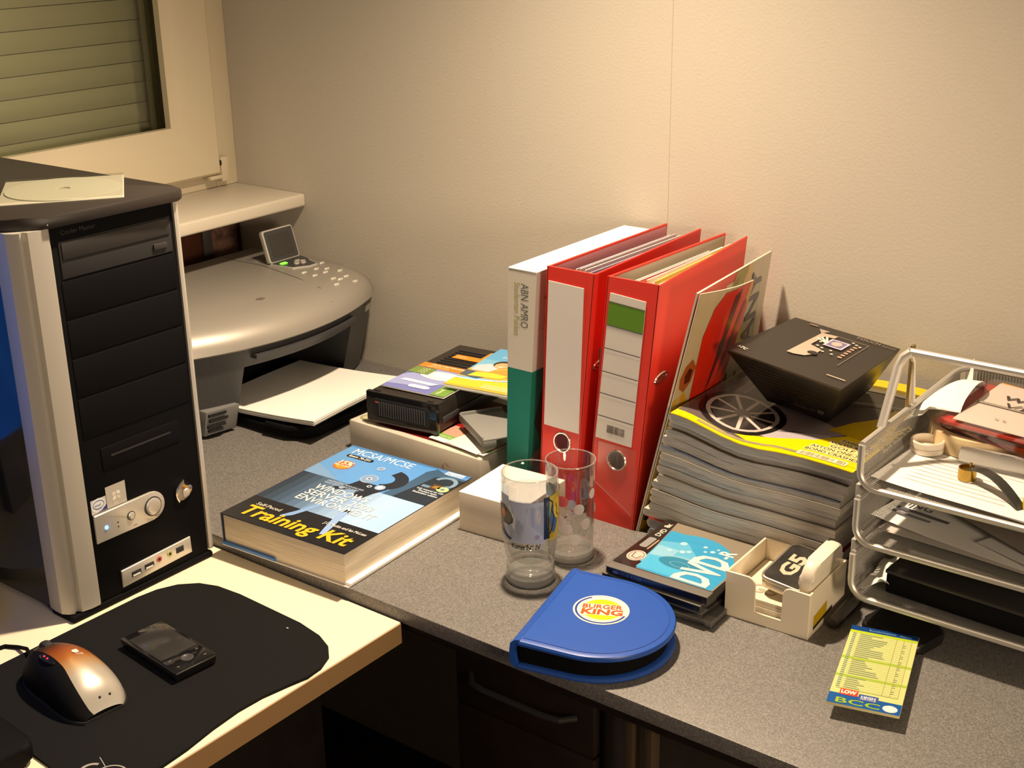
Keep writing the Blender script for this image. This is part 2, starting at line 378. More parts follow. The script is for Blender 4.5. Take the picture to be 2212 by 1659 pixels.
# drawer cabinet under the grey desk
dc = thing('drawer_cabinet', 'dark brown drawer cabinet with bow handles under the grey desk', 'cabinet', (1.02, -.30, FZ))
def dp(name, m, x0, x1, y0, y1, z0, z1, bev=.001, parent=None): return MB().box(x0-1.02, x1-1.02, y0+.30, y1+.30, z0-FZ, z1-FZ, m, bev).build(name, parent or dc)
cab = mat('cabinet_brown', (.011, .006, .004), .5, var=(30, .3))
dp('body', M['dark_wood'], .925, 1.115, -.525, -.06, FZ+.002, -.034)
zt = -.040
for k, h in enumerate((.075, .13, .13, .28)):
    d = dp('drawer', cab, .929, 1.111, -.541, -.5255, zt-h, zt-.003, .0015); zt -= h
    hy = -.541+.30; zc = zt+.035 if k else zt+h*.55
    x0, x1 = (.95-1.02, 1.09-1.02)
    path = [(x0, hy, zc-FZ), (x0+.012, hy-.014, zc-FZ), (x0+.03, hy-.017, zc-FZ), (x1-.03, hy-.017, zc-FZ), (x1-.012, hy-.014, zc-FZ), (x1, hy, zc-FZ)]
    MB().tube(path, .0035, M['black_matte'], 8).build('handle', d)
# ================================================================ computer tower
pc = thing('computer_tower', 'black computer tower with silver front pillar and blue power light', 'computer', (.39, -.69, -.015))
def L(x, y, z): return (x-.39, y+.69, z+.015)
def pb(name, m, x0, x1, y0, y1, z0, z1, bev=.001, parent=None, seg=2):
    a = L(x0, y0, z0); b = L(x1, y1, z1); return MB().box(a[0], b[0], a[1], b[1], a[2], b[2], m, bev, seg).build(name, parent or pc)
side = mat('side_panel_gloss', (.006, .006, .008), .10, coat=.5)
pb('chassis', M['black_plastic'], .15, .575, -.788, -.596, -.009, .417, .002)
pb('side_panel', side, .152, .568, -.7905, -.7882, -.005, .414, .001)
for x in (.20, .53):
    for y in (-.775, -.612): pb('foot', M['black_matte'], x, x+.03, y, y+.016, -.015, -.008)
# top lid with moulded front lip
top = MB(); out = [(.15, -.596), (.15, -.790), (.560, -.796), (.578, -.790), (.590, -.775), (.606, -.754), (.612, -.600), (.605, -.590), (.585, -.588)]
top.prism([(L(x, y, 0)[0], L(x, y, 0)[1]) for x, y in out], .417+.015, .430+.015, mat('tower_top', (.022, .018, .016), .42), .003, 2); top = top.build('top_lid', pc)
front = pb('front_panel', M['black_plastic'], .572, .597, -.752, -.5985, -.010, .4185, .002)
pb('top_trim', M['silver_light'], .597, .6045, -.757, -.597, .4205, .4225, .0005)
# silver pillar, bowed with a groove
mb = MB(); prof = [(.560, -.7905), (.572, -.7925), (.584, -.7925), (.592, -.788), (.5955, -.7835), (.5925, -.7815), (.5925, -.7785), (.598, -.776), (.6005, -.766), (.6005, -.7545), (.597, -.7515), (.565, -.7515)]
mb.rings([[L(x, y, z) for x, y in prof] for z in (-.006, .417)], M['silver']); mb.build('silver_pillar', pc, 25)
mb = MB(); prof = [(.575, -.592), (.592, -.590), (.598, -.592), (.5995, -.5955), (.599, -.5985), (.575, -.5985)]
mb.rings([[L(x, y, z) for x, y in prof] for z in (-.004, .4165)], M['silver_light']); mb.build('silver_edge_trim', pc, 25)
pb('base_skirt', M['black_plastic'], .56, .600, -.790, -.594, -.015, -.007, .003)
X0 = .597
odd = pb('optical_drive', M['black_matte'], X0-.004, X0+.0012, -.7435, -.604, .3615, .4005, .0006)
pb('tray_front', mat('drive_grey', (.022, .02, .02), .45), X0, X0+.0026, -.741, -.6065, .3815, .399, .0006, odd)
pb('eject_button', mat('drive_button', (.03, .028, .028), .4), X0, X0+.0034, -.630, -.6125, .3678, .374, .0006, odd)
for z0, z1 in ((.3195, .359), (.2775, .317), (.2335, .275), (.186, .231)): pb('bay_cover', M['black_plastic'], X0-.004, X0+.0010, -.7455, -.6025, z0, z1, .0008)
fl = pb('floppy_bay', M['black_plastic'], X0-.004, X0+.0012, -.7267, -.6225, .1435, .1695, .0008)
pb('slot', M['black_matte'], X0, X0+.0016, -.715, -.635, .157, .1592, 0, fl)
# power panel with round end
mb = MB(); pts = [(-.7475, .0645), (-.6715, .0645)]+[(-.6715+.0168*math.cos(a), .0813+.0168*math.sin(a)) for a in [(-PI/2+PI*k/14) for k in range(1, 14)]]+[(-.6715, .0981), (-.7475, .0981)]
RX = Matrix(((0, 0, 1, 0), (1, 0, 0, 0), (0, 1, 0, 0), (0, 0, 0, 1)))   # local (u,v,n) to (y,z,x)
def onfront(pts): return [(p[0]+.69, p[1]+.015) for p in pts]
mb.prism(onfront(pts), X0-.39, X0-.39+.0035, M['silver_light'], .0010, 2, mx=RX); pp = mb.build('power_panel', pc)
def disc(name, y, z, r, h0, h1, m, parent, dome=0., seg=24):
    c = Matrix.Translation((X0-.39, y+.69, z+.015)) @ RX
    pr = [(r, h0), (r, h1-dome), (r*.86, h1-dome*.3), (r*.5, h1), (0.0001, h1)]
    return MB().lathe(pr, m, seg, mx=c, cap1=False).build(name, parent)
disc('button_ring', -.6715, .0813, .0116, .0030, .0042, M['dark_grey'], pp)
disc('power_button', -.6715, .0813, .0100, .0030, .0062, M['silver_light'], pp, .001)
disc('button_ring', -.7013, .0813, .0053, .0030, .0042, M['dark_grey'], pp)
disc('reset_button', -.7013, .0813, .0043, .0030, .0056, M['silver_light'], pp, .0008)
disc('power_led', -.7342, .0799, .0022, .003, .0048, mat('blue_led', (.1, .3, 1), .4, emit=(.06, .30, 1, 9)), pp, .001, 12)
for z in (.0803, .075): disc('indicator_hole', -.719, z, .0009, .0030, .0038, M['black_matte'], pp, 0, 8)
PR = Print()
PR.text('power', .078, .0010+.0645-.0645, .0030, (120, 115, 108), 1); PR.text('reset', .0475, .0012, .0028, (120, 115, 108), 1)
PR.build('panel_print', pp, L(X0+.0036, -.7475, .0665), (0, 1, 0), (0, 0, 1))
# stickers
PR = Print(.3)
PR.rect(0, .0195, 0, .0165, (190, 190, 195), 1); PR.poly(ell(.0095, .0088, .0092, .0082, 24), (218, 222, 228), 2); PR.ring(.0095, .0096, .0074, .0050, .0007, (40, 80, 150), 3); PR.text('intel', .0048, .0078, .0046, (40, 80, 150), 3); PR.poly(((.006, .001), (.0195, .001), (.0195, .007), (.013, .0022)), (40, 50, 120), 3); PR.text('inside', .0060, .0042, .0030, (60, 90, 150), 4)
PR.build('processor_sticker', pc, L(X0+.0003, -.7478, .0987), (0, 1, 0), (0, 0, 1))
PR = Print(.25)
PR.rect(0, .0258, 0, .0255, (176, 172, 164), 1); PR.poly(((.008, .012), (.0125, .0135), (.0125, .0175), (.008, .0165)), (212, 206, 198), 2); PR.poly(((.0135, .0135), (.018, .012), (.018, .0163), (.0135, .0175)), (225, 222, 215), 2); PR.poly(((.008, .0065), (.0125, .008), (.0125, .0125), (.008, .011)), (222, 216, 206), 2); PR.poly(((.0135, .008), (.018, .0065), (.018, .011), (.0135, .0125)), (205, 200, 190), 2); PR.text('XP', .0085, .0018, .0045, (225, 220, 212), 2)
PR.build('system_sticker', pc, L(X0+.0003, -.7277, .0987), (0, 1, 0), (0, 0, 1))
# silver crescent badge
mb = MB(); cr = [(-.6245, .0968), (-.631, .0935), (-.6365, .0885), (-.6383, .0815), (-.6372, .0760), (-.6345, .0700), (-.6325, .0735), (-.6290, .0715), (-.6220, .0735), (-.6160, .0775), (-.6140, .0835), (-.6165, .0875), (-.6210, .0872), (-.6235, .0880), (-.6255, .0905)]
mb.prism(onfront(cr)[::-1], X0-.39, X0-.39+.003, M['chrome'], .0006, 2, mx=RX); bg = mb.build('badge', pc)
disc('badge_eye', -.6235, .0795, .0052, .0028, .0045, M['silver_light'], bg, .0012)
# front connectors
mb = MB(); mb.prism(onfront([(-.7221, .0000), (-.6243, .0035), (-.6249, .0237), (-.7221, .0206)]), X0-.39, X0-.39+.0030, M['silver_light'], .0008, 2, mx=RX); io = mb.build('connector_panel', pc)
for y, z in ((-.7034, .0108), (-.6854, .0121)):
    u = pb('usb_port', M['black_matte'], X0+.0022, X0+.0034, y-.0065, y+.0065, z-.0030, z+.0030, .0003, io); pb('usb_tongue', M['paper'], X0+.0033, X0+.0036, y-.005, y+.005, z-.0026, z-.0008, 0, u)
for y, z, c in ((-.6714, .0142, (.55, .10, .08)), (-.6562, .0146, (.42, .45, .12))):
    j = disc('audio_jack', y, z, .0036, .0025, .0038, mat('jack_%d' % int(c[0]*100), c, .4), io, 0, 16); disc('jack_hole', y, z, .0018, .0036, .0040, M['black_matte'], j, 0, 10)
pb('firewire_port', M['black_matte'], X0+.0022, X0+.0034, -.6470, -.6360, .0105, .0175, .0003, io)
PR = Print(); PR.text('Cooler Master', 0, 0, .0070, (48, 46, 46), 1); PR.build('brand_print', pc, L(X0+.0001, -.739, .4065), (0, 1, 0), (0, 0, 1))

# disc in a paper-and-film sleeve on the tower
sv = thing('disc_sleeve', 'disc in a translucent white sleeve lying on the black tower', 'disc', (.508, -.670, .430), math.radians(-37))
film = mat('frosted_sleeve', (.42, .41, .35), .5)
MB().box(-.063, .063, -.063, .063, 0, .0006, film, 0).build('sleeve_back', sv)
dm = mat('disc_silver', (.60, .60, .52), .35, .25); pr = [(.0075, .0008), (.06, .0008), (.06, .0018), (.0075, .0018)]
MB().lathe(pr, dm, 40, loop=True).build('disc', sv)
MB().sheet(lambda u, v: Vector((-.063+.126*u, -.063+.126*v, .0030+.002*math.sin(PI*u)*math.sin(PI*v))), 12, 12, clear_mat('sleeve_film', (.93, .93, .88), .22, .25)).build('sleeve_film', sv)

# ================================================================ screen and input devices
mo = thing('computer_monitor', 'flat monitor with pale round foot beside the tower at left edge', 'monitor', (.425, -.934, -.015))
foot = [(.137*math.cos(a), .137*math.sin(a)) for a in [2*PI*k/40 for k in range(40)]]
MB().prism(foot, 0, .016, mat('monitor_white', (.72, .68, .58), .35), .006, 3).build('foot', mo)
MB().box(-.06, -.03, -.04, .04, .012, .16, M['grey_plastic'], .004).build('neck', mo)
MB().box(-.062, -.02, -.42, .085, .12, .47, M['grey_plastic'], .006).build('housing', mo)
MB().box(-.0202, -.0192, -.405, .070, .135, .455, mat('blue_desktop_screen', (.02, .08, .3), .3, emit=(.005, .13, .62, 1.35)), 0).build('screen', mo)

mp = thing('mouse_pad', 'black cloth mouse pad with a printed ring logo on the pale desk', 'mouse pad', (.75, -.80, -.015))
o = [(.6120, -.98), (.6105, -.90), (.6105, -.80), (.6110, -.715), (.614, -.690), (.624, -.668), (.642, -.651), (.665, -.643), (.70, -.6415), (.80, -.6455), (.835, -.651), (.858, -.661), (.873, -.675), (.8815, -.695), (.883, -.715), (.8775, -.737), (.872, -.765), (.8705, -.795), (.8735, -.83), (.879, -.865), (.8815, -.90), (.8775, -.935), (.865, -.955), (.84, -.962), (.80, -.956), (.76, -.953), (.72, -.958), (.67, -.975), (.64, -.985)]
MB().prism([(x-.75, y+.80) for x, y in o][::-1], 0, .0032, M['rubber'], .0008, 1).build('pad', mp)
PR = Print(.7); g = (150, 148, 140)
PR.ring(.105, -.132, .0155, .0155, .0016, g, 1); PR.stroke(((.097, -.139), (.103, -.130), (.112, -.125)), .0016, g, 1); PR.stroke(((.099, -.127), (.106, -.137)), .0012, g, 1); PR.ring(.086, -.138, .012, .012, .003, g, 1, 1.9, 3.6, 10); PR.stroke(((.075, -.121), (.092, -.127)), .0008, g, 1)
PR.build('logo_print', mp, (0, 0, .0032))
PR = Print(.7); PR.poly(ell(.0, .0, .0016, .0007, 8), (200, 196, 186), 1); PR.build('lint', mp, (.0475, .1384, .0032))

# mouse: bulged body in three colour zones
ms = thing('computer_mouse', 'silver and copper optical mouse with black thumb side on the pad', 'mouse', (.710, -.873, -.0118), math.radians(-6))
def mouse_pt(u, a):
    """u along length 0 front..1 back, a around the half section 0..pi"""
    x = -.064+.128*u
    hw = max(.037*max(0, 1-(abs(2*u-1.06)/1.06)**3.0)**.5, .006)
    ht = .013+.027*math.sin(PI*min(1, u*.84+.12))**1.1
    if u > .80: ht *= max(.16, 1-((u-.80)/.20)**2.4)**.55
    if u < .08: ht *= .62+.38*u/.08
    y = -hw*math.cos(a)*(1-.10*math.sin(a)); z = ht*(math.sin(a)**.72)
    if a < .9: y += .007*math.sin(PI*u)*(1-a/.9)       # waist on the thumb side
    return Vector((x, y+.002, max(z, 0)+.0015))
NU, NA = 30, 22
gr = ramp_mat('mouse_shell', 'X', [(-.064, (.05, .045, .04)), (-.034, (.07, .045, .03)), (-.014, (.36, .085, .018)), (.004, (.50, .17, .035)), (.016, (.55, .34, .16)), (.030, (.50, .46, .40)), (.064, (.46, .45, .42))], .30, .45, .25)
def seam(u): return 1.16+.10*math.sin(PI*u)-.55*max(0, u-.62)
sh = MB(); th = MB()
sh.sheet(lambda u, v: mouse_pt(u, seam(u)+(PI-seam(u))*v), NU, NA, gr); sh.build('shell', ms, 80)
th.sheet(lambda u, v: mouse_pt(u, seam(u)*v), NU, 12, M['black_plastic']); th.build('thumb_side', ms, 80)
ol = [mouse_pt(i/NU, 0) for i in range(NU+1)]+[mouse_pt(i/NU, PI) for i in range(NU, -1, -1)]
MB().prism([(p.x*1.01, p.y*1.03) for p in ol], 0, .003, M['black_matte']).build('base', ms)
def on_mouse(u, a, up=.0006): p = mouse_pt(u, a); return (p.x, p.y, p.z+up)
mb = MB(); mb.lathe([(.0105, -.004), (.0115, -.002), (.0115, .002), (.0105, .004)], M['black_matte'], 24, mx=Matrix.Translation(Vector(on_mouse(.17, PI*.52, -.0075))) @ Matrix.Rotation(PI/2, 4, 'X')); mb.build('scroll_wheel', ms)
c = on_mouse(.43, 1.12, .0000); lp = MB(); lp.prism([(c[0]+p[0], c[1]+p[1]) for p in ell(0, 0, .013, .0042, 18)], c[2]-.006, c[2]+.0010, M['black_gloss'], .0005, 1); lp = lp.build('light_strip', ms)
for dx in (-.006, 0): MB().lathe([(.0011, 0), (.0009, .0006), (.0001, .0008)], mat('red_led', (.8, .02, .02), .4, emit=(1, .03, .03, 1.6)), 10, c=(c[0]+dx, c[1], c[2]+.001), cap1=False).build('red_led', lp)
PR = Print(.3); PR.poly(ell(0, 0, .0034, .0034, 14), (222, 214, 205), 1); PR.poly(ell(.0026, .0032, .0012, .0009, 10), (222, 214, 205), 1); PR.text('logi', -.002, -.0068, .0046, (214, 204, 194), 1, sx=1.2)
def mfn(u, v, e):
    p0 = mouse_pt(.50, PI*.60); x = p0.x-v*1.; y = p0.y+u
    uu = (x+.064)/.128; best = min((mouse_pt(uu, PI*k/160) for k in range(40, 140)), key=lambda q: abs(q.y-y)); return Vector((x, y, best.z+.0005+e))
PR.build('logo_print', ms, fn=mfn)
for k, uu in enumerate((PI*.52, PI*.66)): q = mouse_pt(.935, uu); MB().lathe([(.0012, -.001), (.0012, .0006), (.0001, .0007)], M['black_matte'], 10, c=q, cap1=False).build('screw_hole', ms)
cb = MB(); cb.tube([(.650, -.866, -.0090), (.634, -.863, -.0080), (.612, -.855, -.0080), (.594, -.8545, -.0125), (.581, -.861, -.0128), (.575, -.885, -.0128), (.577, -.94, -.0128), (.582, -1.05, -.0128), (.578, -1.2, -.0128)], .0021, M['black_plastic'], 8)
tag(cb.build('mouse_cable'), 'thin black mouse cable curving over the pale desk at left edge', 'cable')

# pocket phone on the pad
pd = thing('pocket_phone', 'small black touchscreen phone lying on the mouse pad', 'phone', (.738, -.772, -.0118), math.radians(-5.5))
b_ = MB(); b_.hexa([(-.049, -.0235, 0), (.049, -.0235, 0), (.049, .0235, 0), (-.049, .0235, 0)], [(-.0505, -.0255, .0115), (.0505, -.0255, .0115), (.0505, .0255, .0115), (-.0505, .0255, .0115)], M['black_gloss'], .0015, 2); b_.build('body', pd)
MB().box(-.040, .021, -.0215, .0215, .0113, .0120, mat('phone_screen', (.03, .029, .028), .16), .0002).build('screen', pd)
kp = MB().box(.0235, .0485, -.0225, .0225, .0113, .0121, M['black_gloss'], .0003).build('key_pad', pd)
MB().lathe([(.0068, .0118), (.0068, .0126), (.0050, .0128), (.0040, .0122), (.0001, .0122)], M['dark_grey'], 22, c=(.0345, 0, 0), cap1=False).build('navigation_ring', kp)
PR = Print(.3); g = (120, 116, 108)
for u, v in ((.028, -.016), (.043, -.016), (.028, .016), (.043, .016)): PR.rect(u-.0006, u+.0006, v-.0015, v+.0015, g, 1)
PR.build('key_symbols', kp, (0, 0, .01215))
MB().box(.0498, .0508, -.0235, .0235, .0090, .0105, M['chrome'], .0003).build('edge_trim', pd)

kb = thing('keyboard', 'corner of a black keyboard beside the mouse pad at lower left', 'keyboard', (.685, -1.15, -.0118))
ko = rrect(.175, .40, .014, 5, -.0875, -.20)
MB().prism([(x*1.0, y) for x, y in ko], 0, .018, M['black_plastic'], .005, 3).build('body', kb)
MB().box(-.070, .030, -.18, .165, .017, .0195, M['black_matte'], .001).build('key_bed', kb)
for r in range(5):
    for c_ in range(16): MB().box(-.067+r*.0195, -.050+r*.0195, -.175+c_*.0212, -.157+c_*.0212, .019, .0255, M['black_plastic'], .002, 1).build('key', kb)
kb.rotation_euler = (0, 0, math.radians(-3))
# ================================================================ printer
pn = thing('inkjet_printer', 'silver and dark grey all-in-one printer under the window sill', 'printer', (.22, -.23, 0))
def PL(x, y, z): return Vector((x-.22, y+.23, z))
PYA, PYB = -.445, -.016; PYC = (PYA+PYB)/2; PHW = (PYB-PYA)/2
def fx(y, edge=.338, bulge=.060): t = (y-PYC)/PHW; return edge+bulge*(1-min(1, t*t))
def outline(inset=0., dx=0., side=0., n=22, back=.075, ya=PYA, yb=PYB):
    a, b = ya+side, yb-side; pts = []
    for k in range(n+1):
        y = a+(b-a)*k/n; t = k/n; c = min(t, 1-t)*(b-a); rr = .008
        corner = rr-math.sqrt(max(0, rr*rr-(rr-min(c, rr))**2)) if c < rr else 0
        pts.append((fx(y)-inset+dx-corner, y))
    return pts+[(back, b), (back, a)]
lid_m = mat('printer_lid', (.33, .31, .28), .42, .35)
mb = MB(); rg = []
for z, ins, sd in ((.128, .004, .002), (.131, .0, 0), (.140, .002, .001), (.150, .008, .003), (.159, .020, .007), (.165, .036, .012), (.168, .060, .018)):
    rg.append([PL(x, y, z) for x, y in outline(ins, 0, sd)])
mb.rings(rg, lid_m); lid = mb.build('lid', pn, 50)
# body: side blocks, bridge, back
bm_ = mat('printer_body', (.055, .055, .058), .42, var=(400, .12))
def block(name, ya, yb, z0, z1, m=bm_, back=.08, lean=.30, dx=-.008, n=8, parent=None):
    mb = MB(); rg = []
    for z in (z0, (z0+z1)/2, z1):
        d = dx-lean*(.128-z); ring = [(fx(ya+(yb-ya)*k/n)+d, ya+(yb-ya)*k/n) for k in range(n+1)]+[(back, yb), (back, ya)]
        rg.append([PL(x, y, z) for x, y in ring])
    mb.rings(rg, m); return mb.build(name, parent or pn, 40)
block('side_block', PYA+.006, -.327, .004, .128); block('side_block', -.100, PYB-.006, .004, .128)
br = block('bridge', -.327, -.100, .099, .128)
block('bridge_lip', -.318, -.106, .112, .118, M['dark_grey'], .3, .30, .003, parent=br)
block('back_block', -.327, -.100, .004, .099, M['black_plastic'], .08, .3, -.13)
block('slot_floor', -.327, -.100, .004, .016, M['black_plastic'], .08, .3, -.012)
for y in (-.42, -.05):
    MB().box(-.12, -.10, y+.23-.01, y+.23+.01, 0, .005, M['black_matte']).build('foot', pn); MB().box(.04, .06, y+.23-.01, y+.23+.01, 0, .005, M['black_matte']).build('foot', pn)
# card slots at lower left
cs = MB(); cs.hexa([PL(.340, -.386, .005), PL(.348, -.334, .005), PL(.300, -.334, .005), PL(.300, -.386, .005)], [PL(.3495, -.386, .044), PL(.3600, -.334, .044), PL(.305, -.334, .044), PL(.305, -.386, .044)], M['grey_plastic'], .001); cs = cs.build('card_reader', pn)
for z, y0, y1 in ((.036, -.383, -.356), (.027, -.381, -.352), (.018, -.383, -.356), (.011, -.381, -.360)): MB().hexa([PL(.346+.22*(z-.01), y0, z), PL(.351+.22*(z-.01), y1, z), PL(.34, y1, z), PL(.34, y0, z)], [PL(.347+.22*(z-.01), y0, z+.004), PL(.352+.22*(z-.01), y1, z+.004), PL(.34, y1, z+.004), PL(.34, y0, z+.004)], M['black_matte']).build('card_slot', cs)
# name plate on the right block
y0, y1 = -.052, -.034; MB().hexa([PL(fx(y0)-.011, y0, .106), PL(fx(y1)-.011, y1, .106), PL(fx(y1)-.02, y1, .106), PL(fx(y0)-.02, y0, .106)], [PL(fx(y0)-.008, y0, .117), PL(fx(y1)-.008, y1, .117), PL(fx(y1)-.02, y1, .117), PL(fx(y0)-.02, y0, .117)], M['silver_light'], .0005).build('name_plate', pn)
# output tray
tr = MB(); to = [(.30, -.322), (.400, -.322), (.440, -.318), (.462, -.305), (.470, -.285), (.466, -.20), (.452, -.125), (.440, -.106), (.30, -.106)]
tr.prism([(x-.22, y+.23) for x, y in to], .006, .017, M['black_plastic'], .003, 2); tr = tr.build('output_tray', pn)
MB().tube([PL(x, y, .019) for x, y in to[1:-1]], .0045, M['black_plastic'], 8).build('tray_rim', tr)
# control panel
for q in ((.105, .42), ):
    PR = Print(.5); pts = [(-.115, .120), (-.045, .123), (.05, .105), (.12, .088), (.158, .074)]; PR.stroke(pts, .0010, (70, 66, 60), 1); PR.stroke([(-.115, .123), (-.14, .123)], .001, (70, 66, 60), 1)
    def topz(x, y):
        x += .22; y -= .23
        for (z0, i0, _), (z1, i1, _) in zip(((.168, .060, 0), (.165, .036, 0), (.159, .020, 0), (.150, .008, 0)), ((.165, .036, 0), (.159, .020, 0), (.150, .008, 0), (.140, .002, 0))):
            f0 = fx(y)-i0; f1 = fx(y)-i1
            if x <= f0: return z0
            if x <= f1: return z0+(z1-z0)*(x-f0)/(f1-f0)
        return .140
    PR.build('panel_seam', lid, fn=lambda u, v, e: Vector((u, v, topz(u, v)+.0004+e)))
btn = mat('clear_button', (.72, .70, .64), .15, .3)
for x, y in ((.2432, -.041), (.262, -.099), (.288, -.101), (.275, -.062), (.288, -.078), (.300, -.058), (.322, -.095), (.325, -.070), (.342, -.068), (.3436, -.110), (.330, -.088), (.262, -.072)):
    q = PL(x, y, 0); z = topz(q.x, q.y); MB().prism(ell(q.x, q.y, .0030, .0055, 14), z-.002, z+.0018, btn, .0010, 2).build('button', pn)
PR = Print(.5); PR.ring(0, 0, .0075, .0055, .0008, (70, 64, 58), 1); PR.text('hp', -.0045, -.0022, .0085, (70, 64, 58), 1, shear=.3); PR.build('logo_print', lid, PL(.3128, -.2374, .1682), (0, 1, 0), (-1, 0, 0))
cp = MB(); co = [(.186, -.1010), (.205, -.0985), (.232, -.0945), (.246, -.070), (.2450, -.0520), (.225, -.046), (.2066, -.0350), (.186, -.0310)]
cp.prism([(x-.22, y+.23) for x, y in co], .166, .1705, M['silver_light'], .0008, 1); cp = cp.build('keypad_plate', pn)
cx, cy = .2125, -.066
cq = MB(); cq.prism([((cx+(x-cx)*.9)-.22, (cy+(y-cy)*.9)+.23) for x, y in co], .170, .1712, M['dark_grey']); cq.build('keypad_face', cp)
MB().box(.2005-.22, .2075-.22, -.0935+.23, -.0815+.23, .171, .1732, mat('green_led', (.1, .8, .05), .4, emit=(.18, 1, .03, 2.2)), .001).build('green_light', cp)
for x, y in ((.2175, -.072), (.2280, -.067), (.2190, -.060), (.2105, -.064), (.2235, -.077)): MB().prism(ell(x-.22, y+.23, .0040, .0052, 12), .171, .1738, M['silver_light'], .0008, 1).build('arrow_key', cp)
# flip-up screen
sc = MB(); mxs = Matrix.Translation(PL(.186, -.0665, .170)) @ Matrix.Rotation(math.radians(-17), 4, 'Y') @ Matrix(((0, 0, 1, 0), (1, 0, 0, 0), (0, 1, 0, 0), (0, 0, 0, 1)))
sc.prism(rrect(.066, .054, .005, 4, -.033, 0), -.008, 0, M['silver_light'], .001, 2, mx=mxs); sc = sc.build('flip_screen', pn)
s2 = MB(); s2.prism(rrect(.060, .049, .003, 4, -.030, .0025), -.001, .0012, M['dark_grey'], .0004, 1, mx=mxs); s2.build('bezel', sc)
s3 = MB(); s3.prism(rrect(.046, .036, .001, 2, -.0235, .009), .001, .0016, mat('lcd_off', (.045, .042, .04), .25), 0, 1, mx=mxs); s3.build('display', sc)
MB().box(.128-.22, .150-.22, -.100+.23, -.070+.23, .1675, .1686, M['grey_plastic'], .0003).build('screen_recess', lid)
# printing paper in the tray
pa = thing('printer_paper', 'stack of blank white sheets in the printer tray', 'paper', (.395, -.218, .0225))
for k in range(7):
    j = random.uniform(-.0015, .0015)
    MB().sheet(lambda u, v, k=k, j=j: Vector((-.125+.205*u+j, -.104+.208*v+j*.6, .002+k*.0011+.016*u*u*.55+.0015*math.sin(PI*v))), 10, 6, M['paper'], .0004).build('sheet', pa)
pa.rotation_euler = (0, 0, math.radians(5)); pa.location = (.398, -.214, .021)

# ================================================================ training kit book
bk = thing('training_kit_book', 'thick blue and black paperback computer training book on grey desk', 'book', (.6985, -.460, 0), math.radians(3.2))
BW, BL, BH = .193, .2405, .0412
def bl(u, v): return (-BW/2+BW*u, -BL/2+BL*v)
pgm = page_mat('book_pages', (.58, .50, .38), (.78, .70, .56), 1500)
MB().box(-BW/2+.003, BW/2-.002, -BL/2+.0015, BL/2-.0015, .0012, BH-.0012, pgm, .0004).build('page_block', bk)
blue_c = ink((66, 122, 196), .3)
cv = MB(); cv.box(-BW/2, BW/2, -BL/2, BL/2, BH-.0011, BH, mat('cover_dark', (.02, .028, .05), .25)); cv.build('front_cover', bk)
MB().box(-BW/2, -BW/2+.0022, -BL/2, BL/2, 0, BH, mat('book_spine', (.02, .03, .055), .3), .0008).build('spine', bk)
bc = MB(); bc.box(-BW/2, BW/2+.004, -BL/2-.001, BL/2, 0, .0011, M['paper']); bc.build('back_cover', bk)
MB().box(-BW/2, -.012, -BL/2-.0016, -BL/2+.010, .0011, .0052, blue_c, .0005).build('disc_pocket', bk)
MB().box(BW/2-.004, BW/2+.0055, -BL/2+.001, BL/2-.004, .0011, .0050, M['paper'], .0006).build('endpapers', bk)
PR = Print(.22)
def P2(u, v): return (u*BW, v*BL)
def pg(pts, c, l): PR.poly([P2(*p) for p in pts], c, l)
def grad(v0, v1, cols, l, n=None):
    k = len(cols)-1; n = n or 10
    for i in range(n):
        t = (i+.5)/n*k; a = int(t); f = t-a; c = tuple(int(cols[a][q]*(1-f)+cols[min(a+1, k)][q]*f) for q in range(3))
        pg(((i/n, v0), ((i+1)/n, v0), ((i+1)/n, v1), (i/n, v1)), c, l)
grad(0, .245, [(22, 24, 30), (26, 30, 38), (20, 22, 28)], 1, 6)
grad(.245, .60, [(34, 46, 62), (72, 98, 128), (128, 160, 200), (168, 200, 240), (158, 194, 238)], 1, 16)
grad(.60, 1.0, [(92, 146, 206), (92, 152, 220), (88, 150, 222), (80, 140, 210)], 1, 8)
pg(((0, .60), (.0, .72), (.30, .60)), (112, 150, 196), 2)
pg(((.66, .60), (1, .60), (1, .95), (.86, .95), (.74, .985), (.70, .93), (.70, .80)), (56, 88, 122), 2); pg(((.74, .60), (1, .60), (1, .93), (.88, .93), (.80, .90), (.78, .78)), (30, 44, 60), 3)
pg(((.0, .985), (1, .985), (1, 1), (0, 1)), (70, 120, 180), 4)
# pliers with curved jaw
jaw = [P2(.52+.19*math.cos(a)*1.0, .735+.125*math.sin(a)) for a in [(-1.15+2.5*k/12) for k in range(13)]]; jin = [P2(.52+.095*math.cos(a), .735+.062*math.sin(a)) for a in [(-1.15+2.5*k/12) for k in range(13)]]
for a in range(12): PR.poly((jin[a], jaw[a], jaw[a+1], jin[a+1]), (30, 38, 52), 5)
pg(((.42, .665), (.48, .655), (.56, .66), (.66, .645), (.62, .57), (.60, .50), (.52, .50), (.50, .56), (.44, .545), (.36, .51), (.33, .53), (.40, .60)), (28, 36, 50), 5)
pg(((.46, .52), (.52, .52), (.50, .40), (.44, .26), (.40, .17), (.345, .125), (.335, .14), (.38, .22), (.42, .34)), (122, 158, 210), 5)
pg(((.55, .50), (.61, .50), (.66, .34), (.71, .20), (.74, .10), (.71, .085), (.68, .15), (.62, .30)), (140, 172, 222), 5)
